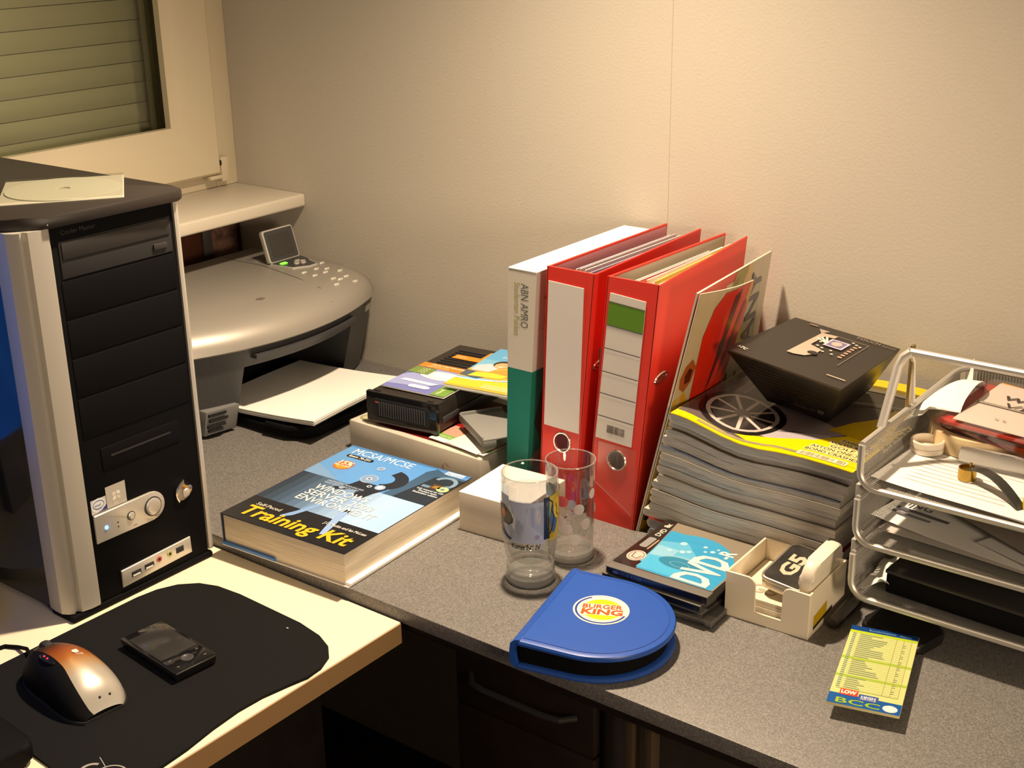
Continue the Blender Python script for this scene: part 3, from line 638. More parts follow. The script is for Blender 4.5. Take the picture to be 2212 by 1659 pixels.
for u, v, r, c in ((.455, .70, .062, (150, 172, 206)), (.455, .70, .052, (120, 152, 196)), (.455, .70, .022, (170, 190, 220)), (.455, .70, .008, (40, 52, 70)), (.42, .83, .030, (150, 176, 214)), (.42, .83, .018, (120, 150, 196)), (.60, .645, .036, (150, 172, 206)), (.60, .645, .022, (186, 204, 230)), (.53, .628, .018, (170, 190, 214)), (.53, .628, .008, (60, 70, 90)), (.39, .545, .020, (150, 172, 206))):
    PR.poly(ell(u*BW, v*BL, r*BW, r*BW, 20), c, 6+(1 if r < .055 else 0)+(1 if r < .03 else 0)); PR.lay += 1
# starburst, pill, lettering
st = [P2(.165+(.078 if k % 2 else .060)*math.cos(2*PI*k/36), .765+(.078 if k % 2 else .060)*math.sin(2*PI*k/36)*BW/BL) for k in range(36)]; PR.poly(st, (196, 104, 26), 4)
PR.poly(ell(.165*BW, .765*BL, .054*BW, .054*BW, 24), (226, 150, 50), 5); PR.poly(ell(.165*BW, .775*BL, .046*BW, .034*BW, 20), (176, 84, 20), 6)
PR.text('15%', .165*BW, .772*BL, .014, (255, 236, 214), 7, bold=.02, align='CENTER'); PR.text('DISCOUNT', .165*BW, .750*BL, .0050, (255, 240, 224), 7, align='CENTER', bold=.02)
PR.poly([(.075*BW+a, .862*BL+b) for a, b in rrect(.225*BW, .0085, .0042, 5)], (16, 18, 22), 4); PR.text('Exam 70-291', .095*BW, .8715*BL, .0068, (235, 232, 225), 5, bold=.02)
PR.text('MCSA/MCSE', .075*BW, .912*BL, .0215, (216, 230, 246), 4, width=.50*BW)
PR.poly([(.82*BW+a, .955*BL+b) for a, b in ((0, 0), (.14*BW, 0), (.14*BW, .009), (0, .009))], (196, 220, 248), 5); PR.text('Microsoft', .825*BW, .9605*BL, .0070, (60, 100, 150), 6, shear=.2, width=.13*BW)
PR.ring(.905*BW, .865*BL, .017, .017, .0055, (120, 150, 182), 4, -.5, 2.9, 16); PR.poly([P2(.985, .83), P2(.90, .775), P2(.80, .775), P2(.80, .80), P2(.88, .80), P2(.955, .845)], (104, 134, 166), 4)
pg(((.86, .775), (.95, .775), (.95, .83), (.86, .83)), (86, 62, 34), 5); pg(((.875, .785), (.93, .79), (.925, .82), (.88, .815)), (150, 116, 60), 6); PR.poly(ell(.955*BW, .795*BL, .0085, .0072, 18), (176, 200, 150), 6); PR.poly(ell(.955*BW, .795*BL, .003, .0026, 12), (96, 120, 140), 7)
for k, t in enumerate(('Lab manual on CD', 'Practice tests', 'Evaluation edition')): PR.text(t, .90*BW, (.745-.022*k)*BL, .0052, (220, 228, 238), 5, align='CENTER', bold=.02)
for k, (t, wd) in enumerate((('IMPLEMENTING, MANAGING AND', .30), ('MAINTAINING A MICROSOFT', .28))): PR.text(t, .24*BW, (.565-.022*k)*BL, .0058, (176, 200, 230), 8, width=wd*BW)
for k, (t, wd) in enumerate((('WINDOWS', .43), ('SERVER 2003', .54), ('ENVIRONMENT', .62))): PR.text(t, .235*BW, (.462-.068*k)*BL, .0195, (226, 222, 222), 9, width=wd*BW, bold=.012)
PR.text('Self-Paced', .10*BW, .165*BL, .0095, (200, 196, 186), 6, bold=.01)
PR.text('Training Kit', .085*BW, .052*BL, .0345, (244, 178, 40), 9, width=.86*BW, bold=.022, shear=.12)
PR.text('J.C. Mackin and Ian McLean', .63*BW, .185*BL, .0076, (206, 204, 200), 6, width=.33*BW, bold=.02)
PR.build('cover_print', bk, (-BW/2, -BL/2, BH), eps=.00006)

# ================================================================ box, drive and papers behind the book
sb = thing('wrapped_box', 'low white carton in shrink film under the black drive enclosure', 'box', (.650, -.195, 0), math.radians(-1))
MB().box(-.118, .118, -.094, .094, 0, .044, mat('carton_white', (.70, .66, .60), .6, var=(18, .10)), .003, 2).build('carton', sb)
MB().box(-.1195, .1195, -.0955, .0955, .0005, .0452, clear_mat('shrink_film', (.97, .96, .94), .10, .18), .004, 2).build('shrink_film', sb)
PR = Print(.5); r_ = (172, 40, 34)
PR.rect(.015, .22, .01, .17, (118, 20, 24), 1); PR.poly(ell(.018, .020, .012, .010, 20), (150, 170, 120), 2); PR.poly(ell(.018, .020, .008, .007, 18), (206, 196, 170), 3); PR.text('A4', .02, .06, .03, (196, 150, 140), 2)
PR.build('lid_print', sb, (-.118, -.094, .0441))
PR = Print(.5); PR.stroke(((.172, .022), (.172, .006)), .0012, r_, 1); PR.stroke(((.176, .024), (.182, .020)), .0010, r_, 1); PR.build('red_mark', sb, (-.118, -.0942, .0), (1, 0, 0), (0, 0, 1))
# leaflets lying on the carton
lf = [('red', (140, 22, 26), .662, -.215, .055, .035, 12, 'dark red leaflet sticking out from under the black drive'),
      ('green', (120, 160, 84), .7200, -.2560, .049, .026, -4, 'white and green striped leaflet on the wrapped carton'),
      ('white', (232, 228, 220), .735, -.245, .030, .040, -8, 'plain white card on the wrapped carton beside grey bracket')]
for k, (nm, c, x, y, hw, hh, rz, lb) in enumerate(lf):
    t = thing('leaflet', lb, 'leaflet', (x, y, .0457+k*.0012), math.radians(rz))
    MB().box(-hw, hw, -hh, hh, 0, .0011, ink(c, .4) if nm != 'green' else M['paper'], .0002).build('sheet', t)
    if nm == 'green':
        PR = Print(); PR.rect(-hw, hw, -hh+.010, -hh+.022, (124, 168, 84), 1); PR.rect(-hw, hw, -hh+.022, hh, (206, 150, 130), 1); PR.text('gratis bij uw bestelling', -hw+.006, -hh+.013, .006, (226, 236, 206), 2); PR.build('sheet_print', t, (0, 0, .0011))
# drive enclosure
hd = thing('drive_enclosure', 'black external drive enclosure with slotted front grille on the carton', 'drive', (.609, -.163, .0500), math.radians(6))
HW, HL, HH = .056, .112, .042
MB().box(-HW, HW, -HL+.004, HL, 0, HH, mat('enclosure_black', (.022, .018, .016), .36), .003, 2).build('case', hd)
fr = MB(); fr.box(-HW-.002, HW+.002, -HL-.004, -HL+.004, 0, HH+.0015, M['black_gloss'], .002, 2); fr = fr.build('front_bezel', hd)
MB().prism([(x, z) for x, z in rrect(.094, .027, .006, 4, -.047, .008)], 0, .0008, M['black_matte'], mx=Matrix.Translation((0, -HL-.0040, 0)) @ Matrix(((1, 0, 0, 0), (0, 0, -1, 0), (0, 1, 0, 0), (0, 0, 0, 1)))).build('recess', fr)
for k in range(20): MB().box(-.036+k*.0039, -.0342+k*.0039, -HL-.0062, -HL-.0038, .011, .031, M['dark_grey'], .0003, 1).build('grille_bar', fr)
for k, x in enumerate((-.0405, -.038, -.0355)): MB().lathe([(.0008, 0), (.0008, .0005), (.0001, .0006)], mat('led_red_small', (.7, .05, .05), .4, emit=(1, .1, .1, .5)), 8, mx=Matrix.Translation((x, -HL-.0048, .030-.0006*k)) @ Matrix.Rotation(PI/2, 4, 'X'), cap1=False).build('status_led', fr)
for x in (-.044, .044): MB().box(x-.004, x+.004, -HL+.002, -HL+.007, HH, HH+.003, M['black_matte'], .0008, 1).build('latch', hd)
MB().box(HW, HW+.0015, -HL+.012, HL-.03, .012, .020, M['dark_grey'], .0004).build('side_rail', hd)
for k in range(7): MB().box(-.040, .010+.002*k, .028+k*.0095, .0305+k*.0095, HH-.0005, HH+.0012, M['black_matte'], .0003, 1).build('vent_slot', hd)
PR = Print(.3); PR.rect(-.030, .045, .052, .068, (232, 140, 34), 1); PR.rect(.010, .045, .068, .096, (232, 146, 40), 1); PR.ring(.030, .083, .0105, .0105, .002, (40, 30, 20), 2); PR.ring(.030, .083, .0065, .0065, .0016, (40, 30, 20), 2); PR.text('10000', -.027, .057, .008, (250, 220, 180), 2); PR.build('orange_label', hd, (0, 0, HH+.0013))
# instruction booklet
ib = thing('booklet', 'purple-blue glossy booklet with orange header on the black drive', 'booklet', (.6165, -.203, .0936), math.radians(6))
MB().box(-.0515, .0515, -.0530, .0530, 0, .0020, M['paper'], .0003).build('pages', ib)
PR = Print(.18); w_ = .103; h_ = .106
PR.rect(0, w_, 0, h_, (110, 118, 186), 1); PR.poly(((0, .012), (.055, .02), (w_, .070), (w_, .088), (.03, .088), (0, .05)), (150, 160, 214), 2); PR.poly(ell(.055, .066, .034, .016, 22), (206, 212, 236), 3); PR.poly(ell(.060, .068, .018, .009, 18), (246, 248, 252), 4)
PR.poly(((.010, .030), (.064, .028), (.070, .036), (.014, .038)), (232, 234, 246), 5); PR.poly([(.034+a, .012+b) for a, b in rrect(.034, .010, .005, 5)], (232, 236, 248), 5)
PR.rect(0, w_, .088, h_, (236, 132, 36), 4); PR.text('Harde schijf behuizing', .016, .099, .0062, (255, 244, 224), 5, bold=.02); PR.text('USB 2.0 3.5 inch', .012, .0915, .0056, (255, 244, 224), 5)
PR.rect(0, .034, .062, .086, (112, 138, 66), 5)
for k in range(3): PR.text('1 2 3', .014, .079-.0065*k, .006, (226, 232, 196), 6, bold=.02)
PR.rect(.080, w_, 0, .058, (110, 150, 64), 5); PR.text('Handleiding', .090, .006, .0075, (226, 236, 206), 6, rot=PI/2, bold=.01)
PR.build('cover_print', ib, (-.0515, -.053, .0020))
# photo paper pack
pk = thing('photo_paper_pack', 'blue and yellow photo paper pack leaning against the white binder', 'paper pack', (.689, -.1335, .0965), math.radians(11))
pk.rotation_euler = (math.radians(-1.5), math.radians(1.5), math.radians(11))
MB().box(-.0525, .0525, -.0860, .0860, 0, .0045, mat('pack_white', (.8, .78, .74), .35), .0006).build('envelope', pk)
PR = Print(.18); w_ = .105; h_ = .172
PR.rect(0, w_, 0, h_, (118, 186, 226), 1); PR.rect(0, w_, h_-.05, h_, (96, 172, 224), 2)
PR.poly(((0, 0), (w_, 0), (w_, .058), (.06, .040), (0, .030)), (222, 196, 52), 4); PR.poly(((0, .0), (w_, 0), (w_, .012), (0, .006)), (228, 170, 60), 5)
PR.stroke([(0, .033), (.03, .034), (.06, .043), (.085, .055), (w_, .068)], .0035, (244, 246, 250), 6)
PR.poly(((0, .040), (.06, .047), (w_, .068), (w_, .118), (.085, .112), (.05, .112), (.03, .108), (0, .075)), (236, 172, 74), 3); PR.poly(((.0, .045), (.028, .040), (.040, .052), (.030, .066), (0, .068)), (74, 88, 106), 5)
PR.poly(((.028, .05), (.075, .062), (.09, .075), (.082, .095), (.05, .09), (.032, .075)), (236, 150, 60), 5); PR.poly(((.005, .070), (.032, .072), (.040, .098), (.018, .104), (.004, .092)), (206, 206, 220), 5)
PR.poly(((.012, .046), (.060, .052), (.064, .066), (.040, .069), (.016, .064)), (240, 206, 60), 7)
for u, v, hc in ((.036, .108, (52, 36, 30)), (.064, .112, (46, 32, 28))):
    PR.poly(ell(u, v, .0135, .0155, 18), hc, 6); PR.poly(ell(u+.001, v-.005, .0105, .0120, 18), (236, 176, 128), 7)
    PR.rect(u-.007, u-.003, v-.003, v-.002, (70, 44, 36), 8); PR.rect(u+.003, u+.007, v-.003, v-.002, (70, 44, 36), 8); PR.poly(ell(u+.001, v-.011, .0040, .0014, 10), (250, 236, 226), 8)
PR.poly(((.04, .152), (.048, .146), (w_, .146), (w_, .160), (.05, .160)), (240, 186, 50), 7); PR.text('Photo', .052, .1495, .0095, (84, 52, 30), 8, bold=.02, shear=.2); PR.text('Photo Paper', .022, .133, .0095, (220, 238, 250), 7, bold=.01)
for k in range(3): PR.rect(.050, .098, .020-.0055*k, .0225-.0055*k, (240, 232, 180), 7)
PR.build('pack_print', pk, (-.0525, -.086, .0045), eps=.0001)
# grey plastic bracket
gb = thing('plastic_bracket', 'grey plastic mounting bracket propped between drive and white binder', 'bracket', (.742, -.232, .0470), math.radians(-32))
gm = mat('bracket_grey', (.23, .23, .225), .5); k = MB()
k.box(-.046, .046, -.030, .030, .0180, .0205, gm, .0006); k.box(-.046, .046, -.032, -.0295, .013, .0245, gm, .0006); k.box(-.048, -.0455, -.030, .030, .013, .0250, gm, .0006); k.box(.020, .046, -.030, -.012, .010, .0185, gm, .0006); k = k.build('plate', gb)
MB().lathe([(.008, 0), (.0085, .004), (.0085, .016), (.008, .0185)], mat('pinkish_plug', (.42, .28, .25), .5), 18, c=(-.030, -.016, 0)).build('rubber_plug', gb)
MB().box(.030, .040, .010, .020, 0, .0185, gm, .0006).build('support_leg', gb)

# note block
nb = thing('note_block', 'plain white block of note paper behind the glasses', 'note block', (.856, -.340, 0), math.radians(4))
MB().box(-.046, .046, -.0475, .0475, 0, .0500, page_mat('note_pages', (.74, .66, .55), (.82, .75, .65), 1800), .0005).build('sheets', nb)
MB().box(-.0458, .0458, -.0473, .0473, .0500, .0503, M['paper'], 0).build('top_sheet', nb)
# ================================================================ binders
SY = -.272
def plate_hole(mb, fn, u0, u1, v0, v1, cu, cv, r, d0, d1, m, n=32):
    """plate u0..u1 x v0..v1 with a round hole, thickness d0..d1 along the local normal; fn(u,v,d)"""
    outer = []
    for k in range(n):
        a = 2*PI*k/n+PI/4; c, s = math.cos(a), math.sin(a); t = 1e9
        if c > 1e-6: t = min(t, (u1-cu)/c)
        if c < -1e-6: t = min(t, (u0-cu)/c)
        if s > 1e-6: t = min(t, (v1-cv)/s)
        if s < -1e-6: t = min(t, (v0-cv)/s)
        outer.append((cu+c*t, cv+s*t))
    for cxx, cyy in ((u0, v0), (u1, v0), (u1, v1), (u0, v1)):      # snap nearest to the corners
        i = min(range(n), key=lambda q: (outer[q][0]-cxx)**2+(outer[q][1]-cyy)**2); outer[i] = (cxx, cyy)
    inner = [(cu+r*math.cos(2*PI*k/n+PI/4), cv+r*math.sin(2*PI*k/n+PI/4)) for k in range(n)]
    mb.rings([[fn(*p, d0) for p in inner], [fn(*p, d0) for p in outer], [fn(*p, d1) for p in outer], [fn(*p, d1) for p in inner], [fn(*p, d0) for p in inner]], m, False, False)
def red_binder(label, xb0, xb1, xt0, xt1, H, back_l, back_r, depth, lining, papers, hole, lab):
    cx = (xb0+xb1)/2; t = thing('lever_arch_binder', label, 'binder', (cx, SY, 0), 0, 'red lever arch binders')
    def fn(u, v, d=0.):      # spine plane, v height
        k = v/H; a = xb0+(xt0-xb0)*k; b = xb1+(xt1-xb1)*k; return Vector((a+(b-a)*u-cx, d, v))
    sp = MB(); TH = .0026; (hu, hv) = hole; zs = .118; R = .0125/((xb1+xt1-xb0-xt0)/2)
    # scale the hole so that it stays round in metres
    W_ = ((xb1-xb0)+(xt1-xt0))/2
    def fm(p, v, d): return fn(p/W_, v, d)
    plate_hole(sp, fm, 0, W_, .045, zs, hu*W_, hv, .0125, 0, TH, M['red_board'])
    sp.hexa([fn(0, 0, 0), fn(1, 0, 0), fn(1, 0, TH), fn(0, 0, TH)], [fn(0, .045, 0), fn(1, .045, 0), fn(1, .045, TH), fn(0, .045, TH)], M['red_board'])
    sp.hexa([fn(0, zs, 0), fn(1, zs, 0), fn(1, zs, TH), fn(0, zs, TH)], [fn(0, H, 0), fn(1, H, 0), fn(1, H, TH), fn(0, H, TH)], M['red_board'])
    sp = sp.build('spine', t, 30)
    # eyelet ring round the hole
    rg = MB(); pr = []
    for k in range(28):
        a = 2*PI*k/28; pr.append(fm(hu*W_+.0125*math.cos(a), hv+.0125*math.sin(a), -.0004))
    rg.tube(pr, .0013, M['chrome'], 6, True); rg.build('finger_ring', sp)
    # covers
    for s_, (xb, xt, bk_) in enumerate(((xb0, xt0, back_l), (xb1, xt1, back_r))):
        sg = 1 if s_ == 0 else -1; q = .0024*sg
        def c_(v, y, inn): k = v/H; x = xb+(xt-xb)*k+(bk_)*(y/depth); return Vector((x-cx+(q if inn else 0), y, v))
        cvm = MB()
        order = ((0, 0), (0, 1), (1, 1), (1, 0)) if True else None
        cvm.hexa([c_(0, 0, 0), c_(0, 0, 1), c_(0, depth, 1), c_(0, depth, 0)], [c_(H, 0, 0), c_(H, 0, 1), c_(H, depth, 1), c_(H, depth, 0)], M['red_board'], .0008, 1)
        cv = cvm.build('cover', t)
        ln = MB(); e = .003
        def li(v, y): p = c_(v, y, 1); return Vector((p.x+sg*.0003, y, v))
        ln.rings([[li(e, .004), li(e, depth-e)], [li(H-e, .004), li(H-e, depth-e)]], lining, closed=False); ln.build('lining', cv)
        if s_ == 1:
            ey = MB(); ey.tube([c_(.190+.0052*math.sin(a), .030+.016*math.cos(a), 0)+Vector((.0004, 0, 0)) for a in [2*PI*k/20 for k in range(20)]], .0016, M['chrome'], 6, True); ey.build('eyelet', cv)
            ey = MB(); ey.tube([c_(.190, .020, 0), c_(.190, .040, 0)], .0022, M['chrome'], 6); ey.build('bar', cv)
    # filed sheets
    for k, (o, c, dz, dy, tw) in enumerate(papers):
        def ps(u, v, o=o, dz=dz, dy=dy, tw=tw):
            z = .01+(H-.0125+dz*.28)*v; y = .035+(depth-.055+dy)*u; kk = z/H
            a = xb0+(xt0-xb0)*kk+back_l*(y/depth); b = xb1+(xt1-xb1)*kk+back_r*(y/depth)
            return Vector((a+(b-a)*(o+tw*(u-.3)*v)-cx, y, z))
        MB().sheet(ps, 6, 4, ink(c, .6), .0010).build('sheet', t)
    mech = MB(); mech.box(-.020, .020, .004, .006, .10, .22, M['chrome'], .0005); mech.tube([Vector((.0, .006, .21)), Vector((.004, .04, .21)), Vector((.004, .07, .19)), Vector((.004, .075, .16))], .002, M['chrome']); mech.build('lever_mechanism', t)
    lab(t, sp, fn, H); return t
PINK = mat('pink_lining', (.72, .34, .40), .6); GREYL = mat('grey_lining', (.52, .48, .40), .6)
def lab1(t, sp, fn, H):
    a = MB(); f = lambda x, z, d: Vector((x, d, z))
    cx = t.location.x; u0 = (.8629, .9132, .8547, .9064)
    a.hexa([f(.8547-cx, .1080, -.0008), f(.9064-cx, .1070, -.0008), f(.9064-cx, .1070, .0005), f(.8547-cx, .1080, .0005)], [f(.8629-cx, .2926, -.0008), f(.9132-cx, .2908, -.0008), f(.9132-cx, .2908, .0005), f(.8629-cx, .2926, .0005)], mat('spine_label', (.74, .70, .68), .55)); a.build('spine_label', sp)
    st = Print(.5)
    for k in range(60): st.rect(0, .0008, k*.0032, k*.0032+.0016, (205, 70, 50), 1)
    st.build('stitching', sp, (.9085-cx, 0, .107), (.034, 0, 1), (.034, 0, 1), fn=lambda u, v, e: Vector((.9090-cx+v*.037+u, -e*3, .107+v)))
red_binder('red lever arch binder with blank white spine label next to white binder', .8456, .9005, .8605, .9281, .310, .004, -.010, .262, PINK,
           [(.30, (238, 226, 228), -.025, 0, .1), (.40, (226, 206, 214), -.02, .004, .12), (.52, (244, 236, 230), -.022, .002, .16), (.62, (186, 170, 200), -.03, 0, .16), (.70, (206, 190, 204), -.035, -.004, .12)],
           (.545, .0900), lab1)
def lab2(t, sp, fn, H):
    cx = t.location.x
    def P_(x, z, d=0.): return Vector((x-cx, d, z))
    q = MB(); BLc = (P_(.9309, .1096), P_(.9814, .1076), P_(.9980, .2889), P_(.9497, .2921))
    q.hexa([BLc[0]+Vector((0, -.0008, 0)), BLc[1]+Vector((0, -.0008, 0)), BLc[1]+Vector((0, .0005, 0)), BLc[0]+Vector((0, .0005, 0))], [BLc[3]+Vector((0, -.0008, 0)), BLc[2]+Vector((0, -.0008, 0)), BLc[2]+Vector((0, .0005, 0)), BLc[3]+Vector((0, .0005, 0))], mat('spine_card', (.72, .68, .63), .5)); q.build('spine_label', sp)
    def mp_(u, v, e):
        lo = BLc[0].lerp(BLc[1], u); hi = BLc[3].lerp(BLc[2], u); p = lo.lerp(hi, v); return Vector((p.x, -.0009-e, p.z))
    PR = Print(.4); PR.rect(0, 1, .785, .945, (92, 138, 34), 1)
    PR.build('green_band', sp, fn=mp_); PR = Print(.4)
    for v in (.943, .786, .630, .470, .318, .160): PR.rect(0, 1, v-.003, v+.003, (90, 84, 92), 2)
    PR.build('ruled_lines', sp, fn=mp_); PR = Print(.4)
    rn = random.Random(5); x = .30
    while x < .78: b = rn.choice((.008, .014, .022)); PR.rect(x, x+b, .055, .110, (96, 84, 78), 2); x += b+rn.choice((.008, .014))
    PR.build('barcode', sp, fn=mp_)
    f = MB(); pk = [fn(.16, .048, -.0007), fn(.93, .020, -.0007), fn(.95, .070, -.0007), fn(.90, .105, -.0007), fn(.12, .105, -.0007)]
    tb = bmesh.new(); tb.faces.new([tb.verts.new(p) for p in pk]); f.merge(tb, clear_mat('label_pocket_film', (.97, .93, .92), .12, .28)); f.build('film_pocket', sp)
    f = MB(); f.tube([fn(.10, .052, -.001), fn(.5, .036, -.001), fn(.93, .019, -.001)], .0006, clear_mat('film_edge', (.9, .8, .78), .5, .3), 5); f.build('film_edge', sp)
red_binder('red lever arch binder with green-striped ruled spine label', .9178, .9860, .9455, 1.0147, .311, .010, -.026, .255, GREYL,
           [(.22, (240, 232, 214), -.035, -.03, .05), (.34, (250, 244, 234), -.03, -.01, .12), (.45, (214, 70, 44), -.028, -.02, .12), (.52, (246, 238, 226), -.02, 0, .12), (.60, (250, 246, 238), -.035, -.05, .05), (.68, (236, 204, 90), -.02, .012, .10), (.75, (244, 236, 222), -.03, -.01, .04)],
           (.52, .0860), lab2)
# white and green slip-case binder
ab = thing('document_box', 'white and green bank document box beside the red binders', 'box file', (.81, SY, 0))
def ax(v, u): k = v/.30; a = .7936+(.8026-.7936)*k; b = .8245+(.8455-.8245)*k; return a+(b-a)*u-.81
abm = mat('box_cream', (.66, .62, .55), .45); D_ = .256
case = MB(); zt = .1715
teal = mat('box_teal', (.012, .20, .15), .38)
def seg(z0, z1, m): case.hexa([(ax(z0, 0), 0, z0), (ax(z0, 1), 0, z0), (ax(z0, 1), D_, z0), (ax(z0, 0), D_, z0)], [(ax(z1, 0), 0, z1), (ax(z1, 1), 0, z1), (ax(z1, 1), D_, z1), (ax(z1, 0), D_, z1)], m)
seg(0, zt, teal); seg(zt, .297, abm); case.build('case', ab)
MB().hexa([(ax(.297, 0), 0, .297), (ax(.297, 1), 0, .297), (ax(.297, 1), D_, .297), (ax(.297, 0), D_, .297)], [(ax(.3, 0), -.0005, .3), (ax(.3, 1), -.0005, .3), (ax(.3, 1), D_, .3), (ax(.3, 0), D_, .3)], M['paper'], .0008, 1).build('top_flap', ab)
MB().box(ax(.3, .04), ax(.3, .80), .0045, .0052, .2996, .3003, M['grey_plastic'], 0).build('flap_slit', ab)
PR = Print(.4); PR.text('ABN AMRO', .0000, 0, .0165, (92, 100, 96), 1, rot=-PI/2, width=.056); PR.text('Studenten Pakket', -.0100, 0, .0125, (168, 164, 92), 1, rot=-PI/2, width=.068)
PR.build('spine_print', ab, fn=lambda u, v, e: Vector((.8215-.81+u+(v)*.03, -e, .2825+v)))
sidef = lambda u, v, e: Vector((ax(v, 1)+e+.0001, u, v))
PR = Print(.4); PR.text('A', .018, .262, .034, (96, 88, 84), 1, shear=.2); PR.build('side_letter', ab, fn=sidef)
PR = Print(.4); PR.text('S', .016, .222, .026, (196, 180, 60), 1, shear=.2); PR.build('side_letter', ab, fn=sidef)
PR = Print(.4); PR.poly(((0.01, .10), (.03, .06), (.05, .09), (.05, .15), (.02, .14)), (60, 62, 60), 1); PR.build('side_photo', ab, fn=sidef)
PR = Print(.4); PR.poly(((.004, .05), (.03, .01), (.05, .03), (.05, .06), (.015, .06)), (120, 124, 116), 1); PR.build('side_photo', ab, fn=sidef)

# ================================================================ folded brochure leaning on the binder
fb = thing('folded_brochure', 'folded brochure with red tulip photo leaning between binder and magazines', 'brochure', (1.003, -.27, 0))
def bb(u, v): # back leaf
    x = .9874+.072*v+u*(-.036*v-.002); return Vector((x-1.0, .250*u, .309*v-.012*u*v))
def bf(u, v): # front leaf, swung open
    x = .9890+.0735*v+u*(-.004+.006*v)+.012*math.sin(PI*u)*.5; return Vector((x-1.0, .120*u, .309*v-.012*u*v))
brm = mat('brochure_cream', (.66, .60, .48), .3)
MB().sheet(bb, 8, 8, brm, .0022).build('back_leaf', fb); MB().sheet(bf, 8, 8, brm, .0010).build('front_leaf', fb)
def fl(fn):
    def g(u, v, e): p = fn(u, v); q = fn(u, v+.01)-p; r = fn(u+.01, v)-p; n = r.cross(q).normalized(); n = n if n.x > 0 else -n; return p+n*(.0004+e)
    return g
PR = Print(.22)
PR.rect(0, 1, 0, 1, (190, 172, 138), 1)
PR.poly(((.0, .0), (.50, .0), (.40, .30), (.32, .50), (.14, .60), (0, .57)), (204, 150, 36), 2); PR.poly(((.02, .05), (.25, .02), (.30, .2), (.18, .30), (.05, .25)), (84, 70, 30), 3); PR.poly(((.14, .32), (.27, .34), (.28, .48), (.20, .50), (.12, .42)), (96, 92, 40), 3); PR.poly(((.05, .44), (.13, .46), (.10, .54), (.04, .52)), (110, 96, 40), 3)
PR.poly(((.04, .62), (.12, .60), (.20, .64), (.22, .70), (.14, .735), (.06, .71), (.02, .66)), (160, 84, 34), 3); PR.poly(((.10, .635), (.17, .64), (.18, .69), (.12, .70), (.08, .67)), (84, 30, 18), 4)
PR.poly(((.42, .02), (.56, .02), (.68, .22), (.82, .40), (.95, .58), (1, .72), (1, 1), (.86, 1), (.40, .985), (.27, .93), (.20, .82), (.22, .70), (.26, .55), (.29, .42), (.31, .25)), (206, 40, 20), 4)
PR.poly(((.60, .96), (.72, .985), (.66, .78), (.56, .60), (.50, .56), (.56, .74)), (92, 22, 20), 5); PR.poly(((.86, .92), (.94, .93), (.82, .72), (.70, .60), (.74, .72)), (120, 24, 20), 5); PR.poly(((.88, .93), (1, .90), (1, 1), (.9, 1)), (196, 140, 30), 5)
PR.poly(((.62, .02), (.74, .2), (.88, .38), (1, .5), (1, .0)), (112, 92, 74), 3)
PR.build('front_leaf_photo', fb, fn=fl(bf), cuts=[k/8 for k in range(1, 8)])
PR = Print(.3); PR.rect(.0, 1, 0, 1, (190, 180, 160), 1); PR.poly(((.0, .6), (.30, .55), (.62, 1), (.0, 1)), (196, 44, 24), 2); PR.poly(((.42, .86), (.58, .84), (.66, 1), (.5, 1)), (150, 132, 52), 3); PR.poly(((.62, .80), (.70, .80), (.73, 1), (.66, 1)), (206, 170, 110), 3)
PR.poly(((.45, .50), (.74, .62), (.80, .70), (.7, .70), (.52, .62)), (214, 186, 70), 3); PR.poly(((.40, .2), (.8, .2), (.85, .5), (.55, .55)), (96, 84, 76), 2)

PR.build('back_leaf_photo', fb, fn=fl(bb), cuts=[k/8 for k in range(1, 8)])
PR = Print(.35); PR.text('ANY', 0, 0, .050, (112, 110, 120), 1, bold=.02, width=.105, align='RIGHT')
PR.build('back_leaf_title', fb, fn=lambda u, v, e: fl(bb)((.885-v/.250), (.955+u/.309), e+.0012))

# ================================================================ magazine pile
MN = 17; MX0, MY0 = 1.005, -.288; MW, MD = .218, .272
tops = [(0, .1720), (.06, .1712), (.12, .1690), (.20, .1645), (.30, .1590), (.40, .1555), (.50, .1550), (.62, .1572), (.75, .1578), (.90, .1566), (1, .1550)]
def zt_(t):
    for (a, za), (b, zb) in zip(tops, tops[1:]):
        if t <= b: return za+(zb-za)*(t-a)/(b-a)
    return tops[-1][1]
rm = random.Random(11); fr = [0]
for k in range(MN): fr.append(fr[-1]+rm.uniform(.75, 1.25))
fr = [f/fr[-1] for f in fr]
ords = ['bottom', 'second from bottom', 'third from bottom', 'fourth from bottom', 'fifth from bottom', 'sixth from bottom', 'seventh from bottom', 'eighth from bottom', 'middle, ninth from bottom', 'eighth from top', 'seventh from top', 'sixth from top', 'fifth from top', 'fourth from top', 'third from top', 'second from top', 'top']
tones = [((.36, .33, .29), (.62, .58, .51)), ((.32, .31, .28), (.58, .55, .49)), ((.40, .37, .33), (.66, .62, .55)), ((.30, .30, .29), (.54, .53, .50))]
xoff = []; NT = 20
